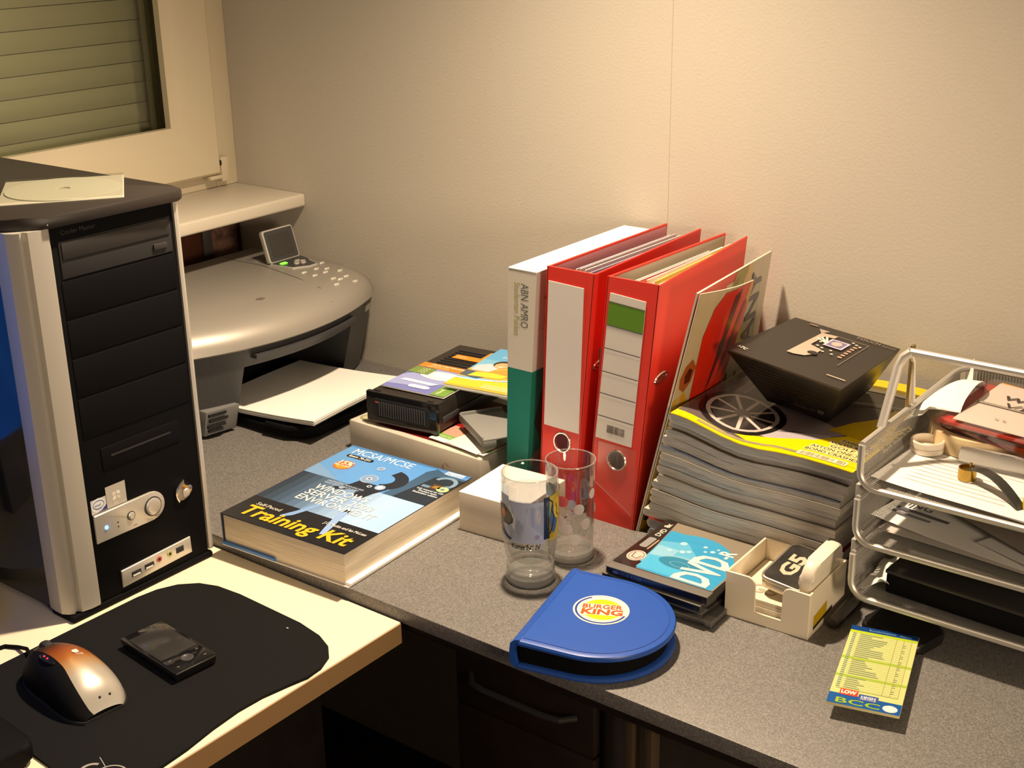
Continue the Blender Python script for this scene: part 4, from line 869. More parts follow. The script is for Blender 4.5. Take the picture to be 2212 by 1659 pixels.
for k in range(MN):
    a, b = fr[k], fr[k+1]; sx = .004+.036*((a+b)/2)+rm.uniform(-.0035, .0035); sy = rm.uniform(-.003, .003)
    if k == 3: sx -= .006
    if k in (0, 1): sx += .002+.004*k
    xoff.append((sx, sy))
    if k == MN-1: lb = 'top magazine of the pile with yellow cover showing a car wheel'
    elif k == 2: lb = 'magazine with a red cover edge, third from bottom of pile'
    else: lb = 'grey-edged magazine in the pile beside the brochure, '+ords[k]
    t = thing('magazine', lb, 'magazine', (MX0+sx, MY0+sy, 0), 0, 'pile of car magazines')
    ca, cb_ = tones[rm.randrange(4)]; pm = page_mat('magazine_pages_%d' % k, ca, cb_, 1400+90*k)
    def zz(t_, f): 
        base = zt_(t_); return base*f+(.0015*math.sin(9*t_+f*7))*f*(1-f)*2
    mb = MB(); rg = []
    for y in (0, MD):
        up = [Vector((MW*i/NT, y, zz(i/NT, b)-.0007)) for i in range(NT+1)]; dn = [Vector((MW*i/NT, y, zz(i/NT, a)+.0003)) for i in range(NT, -1, -1)]
        zl0, zl1 = dn[-1].z, up[0].z; sp_ = [Vector((-.0026, y, zl0+(zl1-zl0)*.25)), Vector((-.0032, y, (zl0+zl1)/2)), Vector((-.0026, y, zl0+(zl1-zl0)*.75))]
        rg.append(up+dn+sp_)
    mb.rings(rg, pm); mb.build('pages', t, 30)
    cc = {MN-1: (214, 188, 20), 2: (168, 26, 20), 13: (196, 190, 180), 7: (190, 184, 172), 3: (196, 188, 176), 12: (70, 78, 96)}.get(k, rm.choice(((120, 116, 108), (86, 92, 104), (150, 142, 128), (96, 84, 70))))
    MB().sheet(lambda u, v, b=b: Vector((MW*u*1.002-.001, -.0006+(MD+.0012)*v, zz(u, b))), NT, 2, ink(cc, .3), .0006).build('cover', t)
    topmag = t
PR = Print(.16); w_, h_ = MW, MD
Yw = (232, 202, 14)
PR.rect(0, w_, 0, h_, Yw, 1)
PR.poly(((0.0, .014), (.03, .012), (.075, .010), (.11, .016), (.15, .030), (.20, .052), (.218, .062), (.218, .20), (.150, .252), (.02, h_-.004), (0, h_-.004)), (92, 84, 84), 2)
PR.poly(((.035, .060), (.09, .05), (.12, .064), (.16, .064), (.175, .085), (.11, .12), (.06, .16), (.03, .14)), (150, 140, 146), 3)
PR.poly(((.0, .05), (.05, .10), (.09, .16), (.09, .22), (.03, .262), (0, .25)), (70, 62, 60), 3)
PR.poly(((.070, .040), (.118, .028), (.172, .052), (.160, .070), (.105, .056)), (176, 168, 176), 4)
PR.poly(((.066, .018), (.10, .008), (.218, .010), (.218, .074), (.180, .086), (.150, .050), (.105, .034)), Yw, 5)
PR.stroke([(.030, .0065), (.08, .0075), (.12, .013), (.150, .010)], .005, (150, 138, 110), 6)
cx_, cy_ = .055, .066
PR.poly(ell(cx_, cy_, .049, .053, 32), (30, 26, 26), 6); PR.ring(cx_, cy_, .041, .045, .005, (176, 168, 164), 7); PR.poly(ell(cx_, cy_, .034, .038, 28), (44, 38, 38), 7)
for k in range(9):
    a = 2*PI*k/9+.2; PR.line((cx_+.008*math.cos(a), cy_+.009*math.sin(a)), (cx_+.036*math.cos(a), cy_+.040*math.sin(a)), .0042, (186, 178, 172), 8)
PR.poly(ell(cx_, cy_, .009, .010, 16), (120, 112, 108), 9)
PR.poly(((.150, .085), (.218, .075), (.218, .262), (.195, .262), (.185, .15), (.165, .12)), (196, 166, 18), 6)
PR.poly(((.13, .17), (.218, .19), (.218, .225), (.13, .215)), (110, 104, 98), 7); PR.stroke([(.13, .178), (.218, .200)], .003, (176, 168, 156), 8)
PR.rect(.12, .218, .235, h_-.004, (226, 196, 20), 8); PR.rect(.12, .218, .226, .236, (222, 214, 196), 8)
PR.text('ESTOQUE', .196, .160, .024, (176, 168, 150), 10, rot=-PI/2, bold=.03, width=.105); PR.text('UITERSTE', .176+.004, .165, .015, (150, 140, 96), 10, rot=-PI/2, width=.06) if False else None
PR.text('GETEST', .212, .150, .018, (170, 160, 120), 10, rot=-PI/2, bold=.02, width=.085)
for k, (t_, wd) in enumerate((('TWINGO RS', .036), ('VOLVO XC60', .044), ('GOLF VI', .040), ('ASTON ONE-77', .058), ('BOND CRASHES', .060))):
    v = .062-.0098*k; PR.rect(.213-wd-.002, .213, v-.0018, v+.0070, (236, 220, 150), 9); PR.text(t_, .212, v, .0082, (60, 48, 30), 10, align='RIGHT', width=wd, bold=.015)
PR.rect(.150, .206, .006, .0170, (236, 226, 190), 9); PR.barcode(.152, .0075, .040, .0080, 10, (150, 130, 96)); PR.barcode(.195, .0075, .009, .0080, 10, (150, 130, 96), 5, 5)
PR.build('cover_print', topmag, fn=lambda u, v, e: Vector((u, v, zz(max(0, min(1, u/MW)), 1)+.0002+e)), cuts=[MW*k/NT for k in range(1, NT)], eps=.00008)

# ================================================================ tapered phone box
px_ = thing('phone_box', 'black tapered phone carton resting upside on the magazine pile', 'box', (1.14, -.14, .158))
tp = [(1.079, -.236, .2400), (1.2250, -.247, .2250), (1.2160, -.062, .2170), (1.0830, -.066, .2330)]
bt = [(1.108, -.181, .1655), (1.1880, -.1865, .1600), (1.1840, -.066, .1600), (1.1130, -.068, .1655)]
O_ = Vector((1.14, -.14, .158)); tp = [Vector(p)-O_ for p in tp]; bt = [Vector(p)-O_ for p in bt]
bxm = mat('carton_black', (.017, .014, .012), .34)
MB().hexa(bt, tp, bxm, .0006, 1).build('carton', px_)
du = (tp[1]-tp[0]); dv = (tp[3]-tp[0]); nn = du.cross(dv).normalized()
def tpf(u, v, e): lo = tp[0].lerp(tp[1], u); hi = tp[3].lerp(tp[2], u); return lo.lerp(hi, v)+nn*(.0006+e)
PR = Print(.3); sv_ = (176, 160, 146)
PR.poly(((.36, .30), (.36, .84), (.50, .86), (.50, .80), (.42, .78), (.42, .56), (.54, .52), (.55, .42), (.50, .33), (.42, .30)), sv_, 1); PR.poly(ell(.52, .42, .045, .035, 16), (24, 20, 18), 2)
PR.stroke([(.50, .86), (.78, .86), (.78, .83)], .005, (150, 134, 118), 1); PR.stroke([(.78, .84), (.78, .34)], .006, (130, 116, 100), 1)
PR.rect(.49, .66, .62, .78, (190, 180, 200), 2); PR.rect(.51, .64, .64, .76, (110, 104, 150), 3); PR.poly(ell(.575, .70, .045, .045, 14), (206, 168, 156), 4)
for k, a in enumerate((2.1, 2.4, 2.7)): PR.line((.51, .66), (.51+.14*math.cos(a), .66+.14*math.sin(a)), .02, (206, 200, 196), 2)
for k in range(6): PR.rect(.70, .735, .48+.05*k, .505+.05*k, (196, 150, 130), 2)
for u, v in ((.47, .58), (.52, .56), (.60, .56), (.64, .50), (.56, .50), (.45, .66), (.47, .72), (.66, .82), (.70, .80), (.74, .78)): PR.poly(ell(u, v, .014, .011, 10), (206, 196, 186), 2)
PR.poly(((.30, .90), (.40, .90), (.36, .82)), (160, 146, 132), 2); PR.rect(.18, .26, .93, .955, (130, 104, 92), 1)
PR.text('TOUCH', .62, .925, .055, (150, 138, 122), 2, width=.22); PR.text('diamond', .86, .925, .04, (130, 118, 104), 2, width=.12)
PR.text('hTC', .045, .10, .05, (196, 186, 176), 2, rot=-.2, bold=.03); PR.rect(.80, .955, .135, .15, (176, 160, 140), 2)
PR.build('top_print', px_, fn=tpf)
nf = (tp[1]-tp[0]).cross(bt[0]-tp[0]).normalized(); nf = nf if nf.y < 0 else -nf
def fpf(u, v, e): lo = bt[0].lerp(bt[1], u); hi = tp[0].lerp(tp[1], u); return lo.lerp(hi, v)+nf*(.0006+e)
PR = Print(.3)
for k in range(9): PR.rect(.10+.012*k, .46-.008*k, .80-.075*k, .82-.075*k, (58, 50, 42), 1)
for a, b, v in ((.55, .80, .62), (.55, .9, .5), (.58, .78, .42)): PR.rect(a, b, v, v+.02, (50, 44, 38), 1)
PR.text('Complies CE', .50, .16, .09, (96, 92, 80), 1, width=.28); PR.rect(.82, .90, .16, .26, (86, 92, 80), 1)
PR.rect(0, 1, .985, 1.0, (120, 100, 66), 1)
PR.build('front_print', px_, fn=fpf)
# ================================================================ drinking glasses
def glass(name, label, loc, prof_out, prof_in, foot):
    t = thing(name, label, 'glass', loc)
    MB().lathe(prof_out+prof_in, M['glass'], 48, cap0=True, cap1=True).build('vessel', t, 60)
    rr, rz = prof_out[-1]; MB().lathe([(rr+.0002+.0008*math.cos(a), rz-.0006+.0008*math.sin(a)) for a in [2*PI*k/8 for k in range(8)]], M['thick_glass'], 48, loop=True).build('rim', t, 60)
    ft = MB(); br = prof_out[1][0]
    for zz_, r2, m2 in foot: ft.lathe([(r2-.0016+.0016*math.cos(a), zz_+m2*math.sin(a)) for a in [2*PI*k/10 for k in range(10)]], M['thick_glass'], 48, loop=True)
    ft.lathe([(br*.985, .0008), (br*.985, .010), (br*.86, .0145), (br*.5, .0165), (.0005, .0168)], M['thick_glass'], 48, cap1=False); ft.build('foot', t, 60); return t
g1 = glass('beer_glass', 'tall drinking glass with printed picture band next to note block', (.955, -.437, 0),
    [(.0250, .0), (.0268, .0015), (.0272, .010), (.0262, .0125), (.0268, .0150), (.0264, .0190), (.0256, .0215), (.0268, .028), (.0292, .042), (.0312, .060), (.0320, .080), (.0320, .100), (.0314, .120), (.0310, .1300), (.0305, .1312)],
    [(.0298, .1306), (.0298, .120), (.0303, .100), (.0302, .080), (.0292, .060), (.0268, .042), (.0225, .030), (.0165, .0245), (.0085, .0235), (.0001, .0235)], [(.004, .0282, .004), (.0135, .0274, .0022), (.0205, .0268, .0022)])
def g1r(z):
    q = [(.0292, .042), (.0312, .060), (.0320, .080), (.0320, .100), (.0314, .120), (.0310, .1300)]
    for (r0, z0), (r1, z1) in zip(q, q[1:]):
        if z <= z1: return r0+(r1-r0)*(z-z0)/(z1-z0)
    return .031
PR = Print(.35); RR = .0318
def deg(a): return math.radians(a)*RR
# band unrolled: u = angle*RR, towards the camera is u=0
PR.rect(deg(-46), deg(28), .0575, .1070, (168, 176, 198), 1); PR.rect(deg(-75), deg(-46), .0575, .1115, (178, 196, 220), 1)
PR.rect(deg(28), deg(42), .0610, .1110, (28, 38, 62), 1); PR.rect(deg(42), deg(95), .0575, .1110, (196, 168, 40), 1)
PR.poly(ell(deg(54), .083, deg(11), .017, 20), (60, 96, 150), 2); PR.poly(ell(deg(66), .094, deg(14), .013, 20), (214, 190, 60), 3)
PR.stroke([(deg(40), .108), (deg(50), .103), (deg(47), .094), (deg(54), .086), (deg(49), .074), (deg(43), .066)], .0016, (24, 22, 24), 4); PR.stroke([(deg(60), .100), (deg(66), .092), (deg(62), .088), (deg(70), .084)], .0014, (120, 40, 26), 4)
PR.poly(((deg(-88), .0985), (deg(-60), .0990), (deg(-46), .094), (deg(-36), .086), (deg(-36), .081), (deg(-46), .0770), (deg(-58), .0780), (deg(-70), .074), (deg(-88), .076)), (40, 30, 26), 3)
PR.poly(ell(deg(-47), .0865, deg(9), .0075, 16), (92, 88, 70), 4); PR.poly(ell(deg(-63), .089, deg(8), .0055, 16), (206, 120, 44), 4); PR.poly(ell(deg(-80), .082, deg(7), .005, 14), (206, 128, 60), 4)
PR.poly(((deg(-88), .074), (deg(-70), .072), (deg(-40), .0605), (deg(-46), .0590), (deg(-72), .064), (deg(-88), .068)), (36, 28, 26), 3); PR.poly(ell(deg(-74), .070, deg(9), .0022, 12), (206, 128, 60), 4)
PR.poly(ell(deg(14), .0655, deg(5), .0028, 14), (150, 140, 170), 3)
PR.text('Kunst N\u00ba IV', deg(-42), .0500, .0088, (34, 28, 24), 2, width=deg(64), shear=.1, bold=.02)
A0 = math.atan2(-1.488+.437, 1.746-.955)      # direction towards the camera
PR.build('picture_band', g1, fn=lambda u, v, e: Vector(((g1r(v)+.00015+e)*math.cos(A0+u/RR), (g1r(v)+.00015+e)*math.sin(A0+u/RR), v)), cuts=[deg(-88+8*k) for k in range(1, 23)], eps=.00005)
# milky film inside the top of the band
MB().lathe([(.0299, .1075), (.0300, .100), (.0299, .080), (.0290, .060)], clear_mat('band_reverse', (.80, .80, .84), .05, .5), 48, cap0=False, cap1=False).build('band_reverse', g1, 60)
g2 = glass('tumbler_glass', 'clear patterned tumbler in front of the red binders', (.9600, -.3660, 0),
    [(.0248, .0), (.0262, .0020), (.0266, .0055), (.0258, .0085), (.0262, .0115), (.0268, .040), (.0276, .080), (.0288, .118), (.0284, .1212), (.0281, .1216)],
    [(.0274, .1208), (.0264, .080), (.0256, .040), (.0250, .0150), (.0200, .0120), (.0001, .0118)], [(.0035, .0272, .0033), (.0102, .0264, .0016)])
fr_m = mat('frosted_dot', (.86, .86, .86), .55, trans=.6); rd = mat('red_dot', (.62, .10, .10), .4)
for k, (a, z, r, m_) in enumerate(((-70, .088, .0075, fr_m), (-52, .066, .0070, rd), (-28, .056, .0070, fr_m), (-10, .046, .0066, fr_m), (-46, .038, .0068, fr_m), (20, .070, .0066, fr_m), (40, .050, .0068, fr_m), (-20, .080, .0070, rd), (60, .085, .006, fr_m), (12, .032, .0066, fr_m), (-72, .030, .006, fr_m), (100, .06, .007, fr_m), (140, .08, .007, rd), (180, .05, .007, fr_m), (220, .075, .007, fr_m), (260, .05, .007, rd))):
    A = math.atan2(-1.488+.366, 1.746-.960)+math.radians(a); rr = .0266+.0020*(z-.03)/.09
    mb = MB(); rg = []
    for q in (0, .45, .8, 1.0): rg.append([Vector(((rr+.0010*(1-q*q)+.0002)*math.cos(A+r*q*math.cos(b)/rr), (rr+.0010*(1-q*q)+.0002)*math.sin(A+r*q*math.cos(b)/rr), z+r*q*math.sin(b))) for b in [2*PI*w_/16 for w_ in range(16)]])
    tb = MB(); tb.rings(rg[1:], m_, True, False); tb.build('glass_dot', g2, 60)

# ================================================================ disc cases
lidm = clear_mat('jewel_lid', (.96, .96, .95), .09, .06)
def jewel(label, x, y, z, rz, tray_c, h=.0104, spine_txt=None, cov=None, w=.125, d=.137):
    t = thing('disc_case', label, 'disc case', (x, y, z), math.radians(rz), 'discs stacked beside the note holder')
    MB().box(-w/2+.001, w/2-.001, -d/2+.001, d/2-.001, .0008, h-.0022, tray_c, .0005).build('tray', t)
    MB().box(-w/2, w/2, -d/2, d/2, 0, h, lidm, .0006, 1).build('clear_shell', t)
    MB().box(-w/2+.0008, w/2-.0008, -d/2+.0006, -d/2+.014, h-.0022, h-.0012, mat('hinge_strip', (.20, .19, .18), .3), .0003).build('hinge_strip', t)
    s = Print(.3); s.rect(.006, w-.008, .0022, h-.0028, (24, 32, 70) if spine_txt else (26, 24, 24), 1)
    if spine_txt: s.text(spine_txt, .014, .0034, .0046, (96, 120, 170), 2, sx=1.2)
    s.rect(.010, .016, .0034, h-.004, (90, 120, 180), 2) if spine_txt else None
    s.build('spine_card', t, (-w/2, -d/2+.0006, 0), (1, 0, 0), (0, 0, 1))
    return t
dk = mat('case_tray_black', (.015, .014, .014), .35); gy = mat('case_tray_grey', (.10, .10, .10), .4)
DX, DY = 1.1060, -.3530
jewel('bottom disc case of the small stack, pushed out to the right', DX+.004, DY+.001, .0002, 2, gy, .0090)
jewel('dark disc case second from bottom of the small stack', DX-.002, DY+.002, .0094, -1.5, dk, .0080)
jewel('dark disc case directly under the blue recordable disc', DX-.0035, DY-.001, .0176, -1, dk, .0098, 'VERBATIM')
tpj = jewel('top disc case with bright blue recordable disc cover', DX, DY, .0276, 1.2, dk, .0106, 'DVD-R 4.7GB')
PR = Print(.25); w_, d_ = .125, .137
PR.rect(.001, w_-.002, .0145, d_-.002, (150, 140, 126), 1)
PR.poly(((.001, .0145), (.030, .0145), (.014, d_-.002), (.001, d_-.002)), (46, 36, 34), 3)
PR.poly([(.030, .0150), (w_-.004, .0150), (w_-.004, .060)]+[(.060+.060*math.cos(a), .052+.066*math.sin(a)) for a in [(.10+1.85*k/16) for k in range(17)]]+[(.018, .1130)], (60, 166, 222), 2)
PR.poly(((.026, .030), (.06, .040), (.075, .070), (.050, .095), (.022, .085)), (104, 190, 234), 3); PR.poly(((.028, .018), (.08, .018), (.07, .05), (.03, .05)), (84, 190, 240), 3); PR.poly(((.026, .05), (.05, .055), (.05, .075), (.024, .075)), (150, 206, 238), 4)
PR.poly(ell(.064, .048, .024, .012, 24), (54, 140, 180), 4); PR.ring(.064, .050, .026, .013, .0025, (150, 204, 230), 5, .2, 2.6, 16); PR.ring(.066, .046, .012, .006, .0012, (110, 176, 206), 5)
for u, v, r in ((.046, .092, .0042), (.054, .074, .0036), (.060, .078, .003), (.04, .07, .0028), (.07, .098, .0026), (.082, .092, .003), (.085, .10, .002), (.075, .088, .0022)): PR.poly(ell(u, v, r, r, 14), (176, 220, 242), 5)
PR.text('DVD', .1120, .0165, .058, (242, 240, 236), 6, rot=PI/2, bold=.03, width=.066); PR.text('-R', .1060, .0850, .024, (242, 240, 236), 6, rot=PI/2, bold=.03, width=.019)
PR.poly(ell(.0165, .0385, .0105, .0125, 26), (224, 206, 196), 6); PR.ring(.0165, .0385, .0085, .0105, .0008, (120, 96, 90), 7); PR.stroke([(.012, .045), (.013, .034), (.020, .032), (.022, .040)], .0010, (70, 50, 48), 7)
PR.poly([(.006+a, .060+b) for a, b in rrect(.0095, .026, .003, 4)], (156, 156, 160), 5); PR.rect(.0175, .0195, .058, .084, (190, 160, 130), 5)
PR.text('DVD', .0145, .092, .0095, (236, 226, 216), 6, rot=PI/2, bold=.02); PR.text('8x', .0125, .116, .0095, (236, 220, 206), 6, rot=PI/2, bold=.04)
PR.build('cover_print', tpj, (-w_/2, -d_/2, .0106-.0011), eps=.00008)

# ================================================================ blue disc wallet
wl_ = thing('disc_wallet', 'round-ended blue leatherette disc wallet with burger logo on grey desk', 'disc wallet', (1.0530, -.597, 0), math.radians(13.3))
R0 = .080; SPL = .161; CXU = .058
def dshape(ins=0., n=30, back=0.):
    p = [(back, ins), ]
    for k in range(n+1): a = -PI/2+PI*k/n; p.append((CXU+(R0-ins)*math.cos(a), SPL/2+(R0+.0005-ins)*math.sin(a)))
    p.append((back, SPL-ins)); return p
lea = mat('blue_leatherette', (.018, .085, .42), .36, bump=(420, .12, .0004))
def wallet_cover(name, z0, z1, sag=0.):
    mb = MB(); rg = []
    for z, ins in ((z0, .003), (z0+.0008, .0006), ((z0+z1)/2, 0), (z1-.0012, .0012), (z1-.0003, .004)):
        rg.append([Vector((x, y, z+sag*max(0, x)/.14)) for x, y in dshape(ins, 30, .004+ins*.2)])
    for f in (.93, .80, .5, .02): rg.append([Vector((.058+(x-.058)*f, SPL/2+(y-SPL/2)*f, z1+.0008*(1-f)+sag*max(0, .058+(x-.058)*f)/.14)) for x, y in dshape(.004, 30, .005)])
    mb.rings(rg, lea); return mb.build(name, wl_, 40)
tc_ = wallet_cover('top_cover', .0265, .0335, -.004); wallet_cover('bottom_cover', .0005, .0060, 0)
sp = MB(); pr = [(.006, .0335), (.0005, .0325), (-.0042, .028), (-.0055, .017), (-.0045, .006), (.0005, .0012), (.006, .0005), (.006, .004), (.002, .006), (-.001, .017), (.002, .028), (.006, .030)]
sp.rings([[Vector((x, y, z)) for x, z in pr] for y in (.001, SPL*.25, SPL*.5, SPL*.75, SPL-.001)], lea); sp.build('spine', wl_, 50)
MB().prism([(.004+(x-.004)*.955, SPL/2+(y-SPL/2)*.955) for x, y in dshape(.002, 24, .004)], .006, .0255, mat('wallet_sleeves', (.004, .004, .005), .8, spec=.1)).build('sleeve_pages', wl_)
mb = MB(); mb.tube([Vector((x, y, .0331-.004*max(0, x)/.14)) for x, y in dshape(.007, 30, .008)], .0007, mat('blue_stitch', (.010, .04, .26), .5), 5); mb.build('stitching', wl_)
PR = Print(.35); LU, LV = .0590, .0885; O1 = (226, 84, 34); Y1 = (238, 204, 24)
# logo axes: lettering runs along the world x direction, so turn it against the wallet
PR.poly(ell(0, 0, .0290, .0290, 40), (238, 226, 206), 1); PR.ring(0, 0, .0270, .0270, .0022, (36, 62, 150), 2, 2.0, 5.9, 30)
PR.poly(ell(.001, .0005, .0225, .0225, 36), (238, 226, 206), 3)
PR.poly(ell(.001, 0, .0205, .0200, 20, .56, PI-.56), Y1, 4); PR.poly(ell(.001, 0, .0205, .0200, 20, PI+.58, 2*PI-.58), Y1, 4)
PR.text('BURGER', .001, .0016, .0112, O1, 6, align='CENTER', width=.041, bold=.022, shear=.08); PR.text('KING', .001, -.0098, .0140, O1, 6, align='CENTER', width=.043, bold=.035, shear=.08); PR.text('TM', .0215, -.014, .0030, (120, 110, 100), 6)
ca_, sa_ = math.cos(math.radians(17)), math.sin(math.radians(17))
PR.build('logo_print', tc_, fn=lambda u, v, e: Vector((LU+u*ca_-v*sa_, LV+u*sa_+v*ca_, .0342-.004*(LU+u*ca_-v*sa_)/.14+e)), eps=.0001)

# ================================================================ note holder and what is in it
nh = thing('note_holder', 'cream plastic note holder box in front of the magazines', 'note holder', (1.2155, -.3330, 0), math.radians(1.5))
crm = mat('cream_plastic', (.84, .75, .59), .38); HX, HY, HZ, TH = .0475, .0470, .0520, .0024
def front_wall():
    mb = MB(); a, b = -.0135, .0175; r = .008; low = .0125
    pts = [(-HX, 0), (HX, 0), (HX, HZ)]
    pts += [(b+r, HZ)]+[(b+r-r*math.sin(q), HZ-r+r*math.cos(q)) for q in [PI/2*k/5 for k in range(1, 6)]]+[(b, low), (a, low)]
    pts += [(a-r+r*math.cos(q), HZ-r+r*math.sin(q)) for q in [PI/2*k/5 for k in range(0, 6)]]+[(-HX, HZ)]
    mb.prism(pts, 0, TH, crm, .0005, 1, mx=Matrix(((1, 0, 0, 0), (0, 0, -1, -HY+TH), (0, 1, 0, 0), (0, 0, 0, 1)))); return mb.build('front_wall', nh)
front_wall()
for nm, a in (('side_wall', (-HX, -HX+TH, -HY+TH, HY, 0, HZ)), ('side_wall', (HX-TH, HX, -HY+TH, HY, 0, HZ)), ('back_wall', (-HX+TH, HX-TH, HY-TH, HY, 0, HZ)), ('base', (-HX+TH, HX-TH, -HY+TH, HY-TH, 0, .003))): MB().box(*a, crm, .0006, 1).build(nm, nh)
PR = Print(.4); PR.poly(((.012, .006), (.045, .012), (.045, .026), (.012, .022)), (196, 160, 20), 1); PR.poly(((.012, .006), (.060, .010), (.060, .014), (.012, .010)), (52, 44, 26), 2); PR.build('side_sticker', nh, (HX, -HY, 0), (0, 1, 0), (0, 0, 1))
np_ = thing('note_paper', 'pad of cream note sheets inside the cream holder', 'paper', (1.2150, -.3330, .0032), math.radians(1.5))
for k in range(6): MB().box(-.0435, .0435+random.uniform(-.001, .0008), -.0425+random.uniform(-.0006, .0006), .0425, k*.0040, k*.0040+.0037, mat('cream_note', (.78, .69, .52), .65), .0003, 1).build('sheet', np_)
PR = Print(.5); PR.rect(-.028, .006, .002, .034, (236, 230, 214), 1); PR.rect(-.016, -.010, .004, .014, (150, 140, 130), 2); PR.rect(-.022, -.020, .027, .029, (150, 120, 100), 2); PR.text('memo', -.010, .022, .005, (176, 170, 150), 2)
PR.text('G5', -.030, -.030, .026, (176, 166, 148), 2, rot=.06, bold=.02); PR.build('sheet_print', np_, (0, 0, .0238))
# tin with G5 lid
gt = thing('mint_tin', 'small silver tin with black G5 lid resting in the note holder', 'tin', (1.2260, -.3290, .0400), math.radians(-3))
gt.rotation_euler = (math.radians(7), math.radians(4), math.radians(-2))
tin = mat('tin_metal', (.52, .48, .42), .3, .9)
MB().prism(rrect(.050, .074, .009, 5, -.025, -.037), 0, .0085, tin, .001, 2).build('tin_body', gt)
ld = MB(); ld.prism(rrect(.051, .075, .0092, 5, -.0255, -.0375), .0086, .0125, tin, .001, 2); ld = ld.build('lid', gt)
MB().prism(rrect(.0465, .0705, .0075, 5, -.02325, -.03525), .0124, .0128, mat('lid_black', (.022, .020, .018), .4, var=(60, .5)), 0).build('lid_face', ld)
PR = Print(.35); w5 = (206, 190, 166)
PR.text('G5', .0030, -.0215, .024, w5, 1, rot=PI/2, bold=.04, width=.040)
PR.poly(ell(.0135, -.010, .0022, .0018, 12), w5, 1); PR.line((.012, -.0075), (.014, -.0045), .0012, w5, 1)
PR.build('lid_print', ld, (0, 0, .0128))
# white rounded dispenser standing at the right side
ds = thing('correction_roller', 'white rounded plastic gadget standing in the note holder beside the tin', 'stationery', (1.2512, -.3320, .0440), math.radians(1.5))
wp = mat('white_gadget', (.82, .75, .62), .32)
pts = rrect(.078, .040, .016, 6, -.039, 0)
MB().prism(pts, -.0075, .0075, wp, .0045, 3, mx=Matrix(((0, 0, 1, 0), (1, 0, 0, 0), (0, 1, 0, 0), (0, 0, 0, 1)))).build('shell', ds); ds.location.z = .0400
ds.rotation_euler = (0, math.radians(6), math.radians(1.5))
# loose pen beside the holder
pe = thing('torch_pen', 'short dark grey pen torch lying between note holder and tray', 'torch', (1.2735, -.3080, .0068), math.radians(91))
gm_ = mat('torch_grey', (.07, .062, .055), .4, .3)
rotx = Matrix.Rotation(PI/2, 4, 'Y')
MB().lathe([(.0056, -.035), (.0064, -.033), (.0064, .020), (.0060, .030), (.0052, .036)], gm_, 20, mx=rotx).build('barrel', pe)
MB().lathe([(.0040, .036), (.0040, .040), (.0030, .041)], M['chrome'], 14, mx=rotx).build('tip', pe)
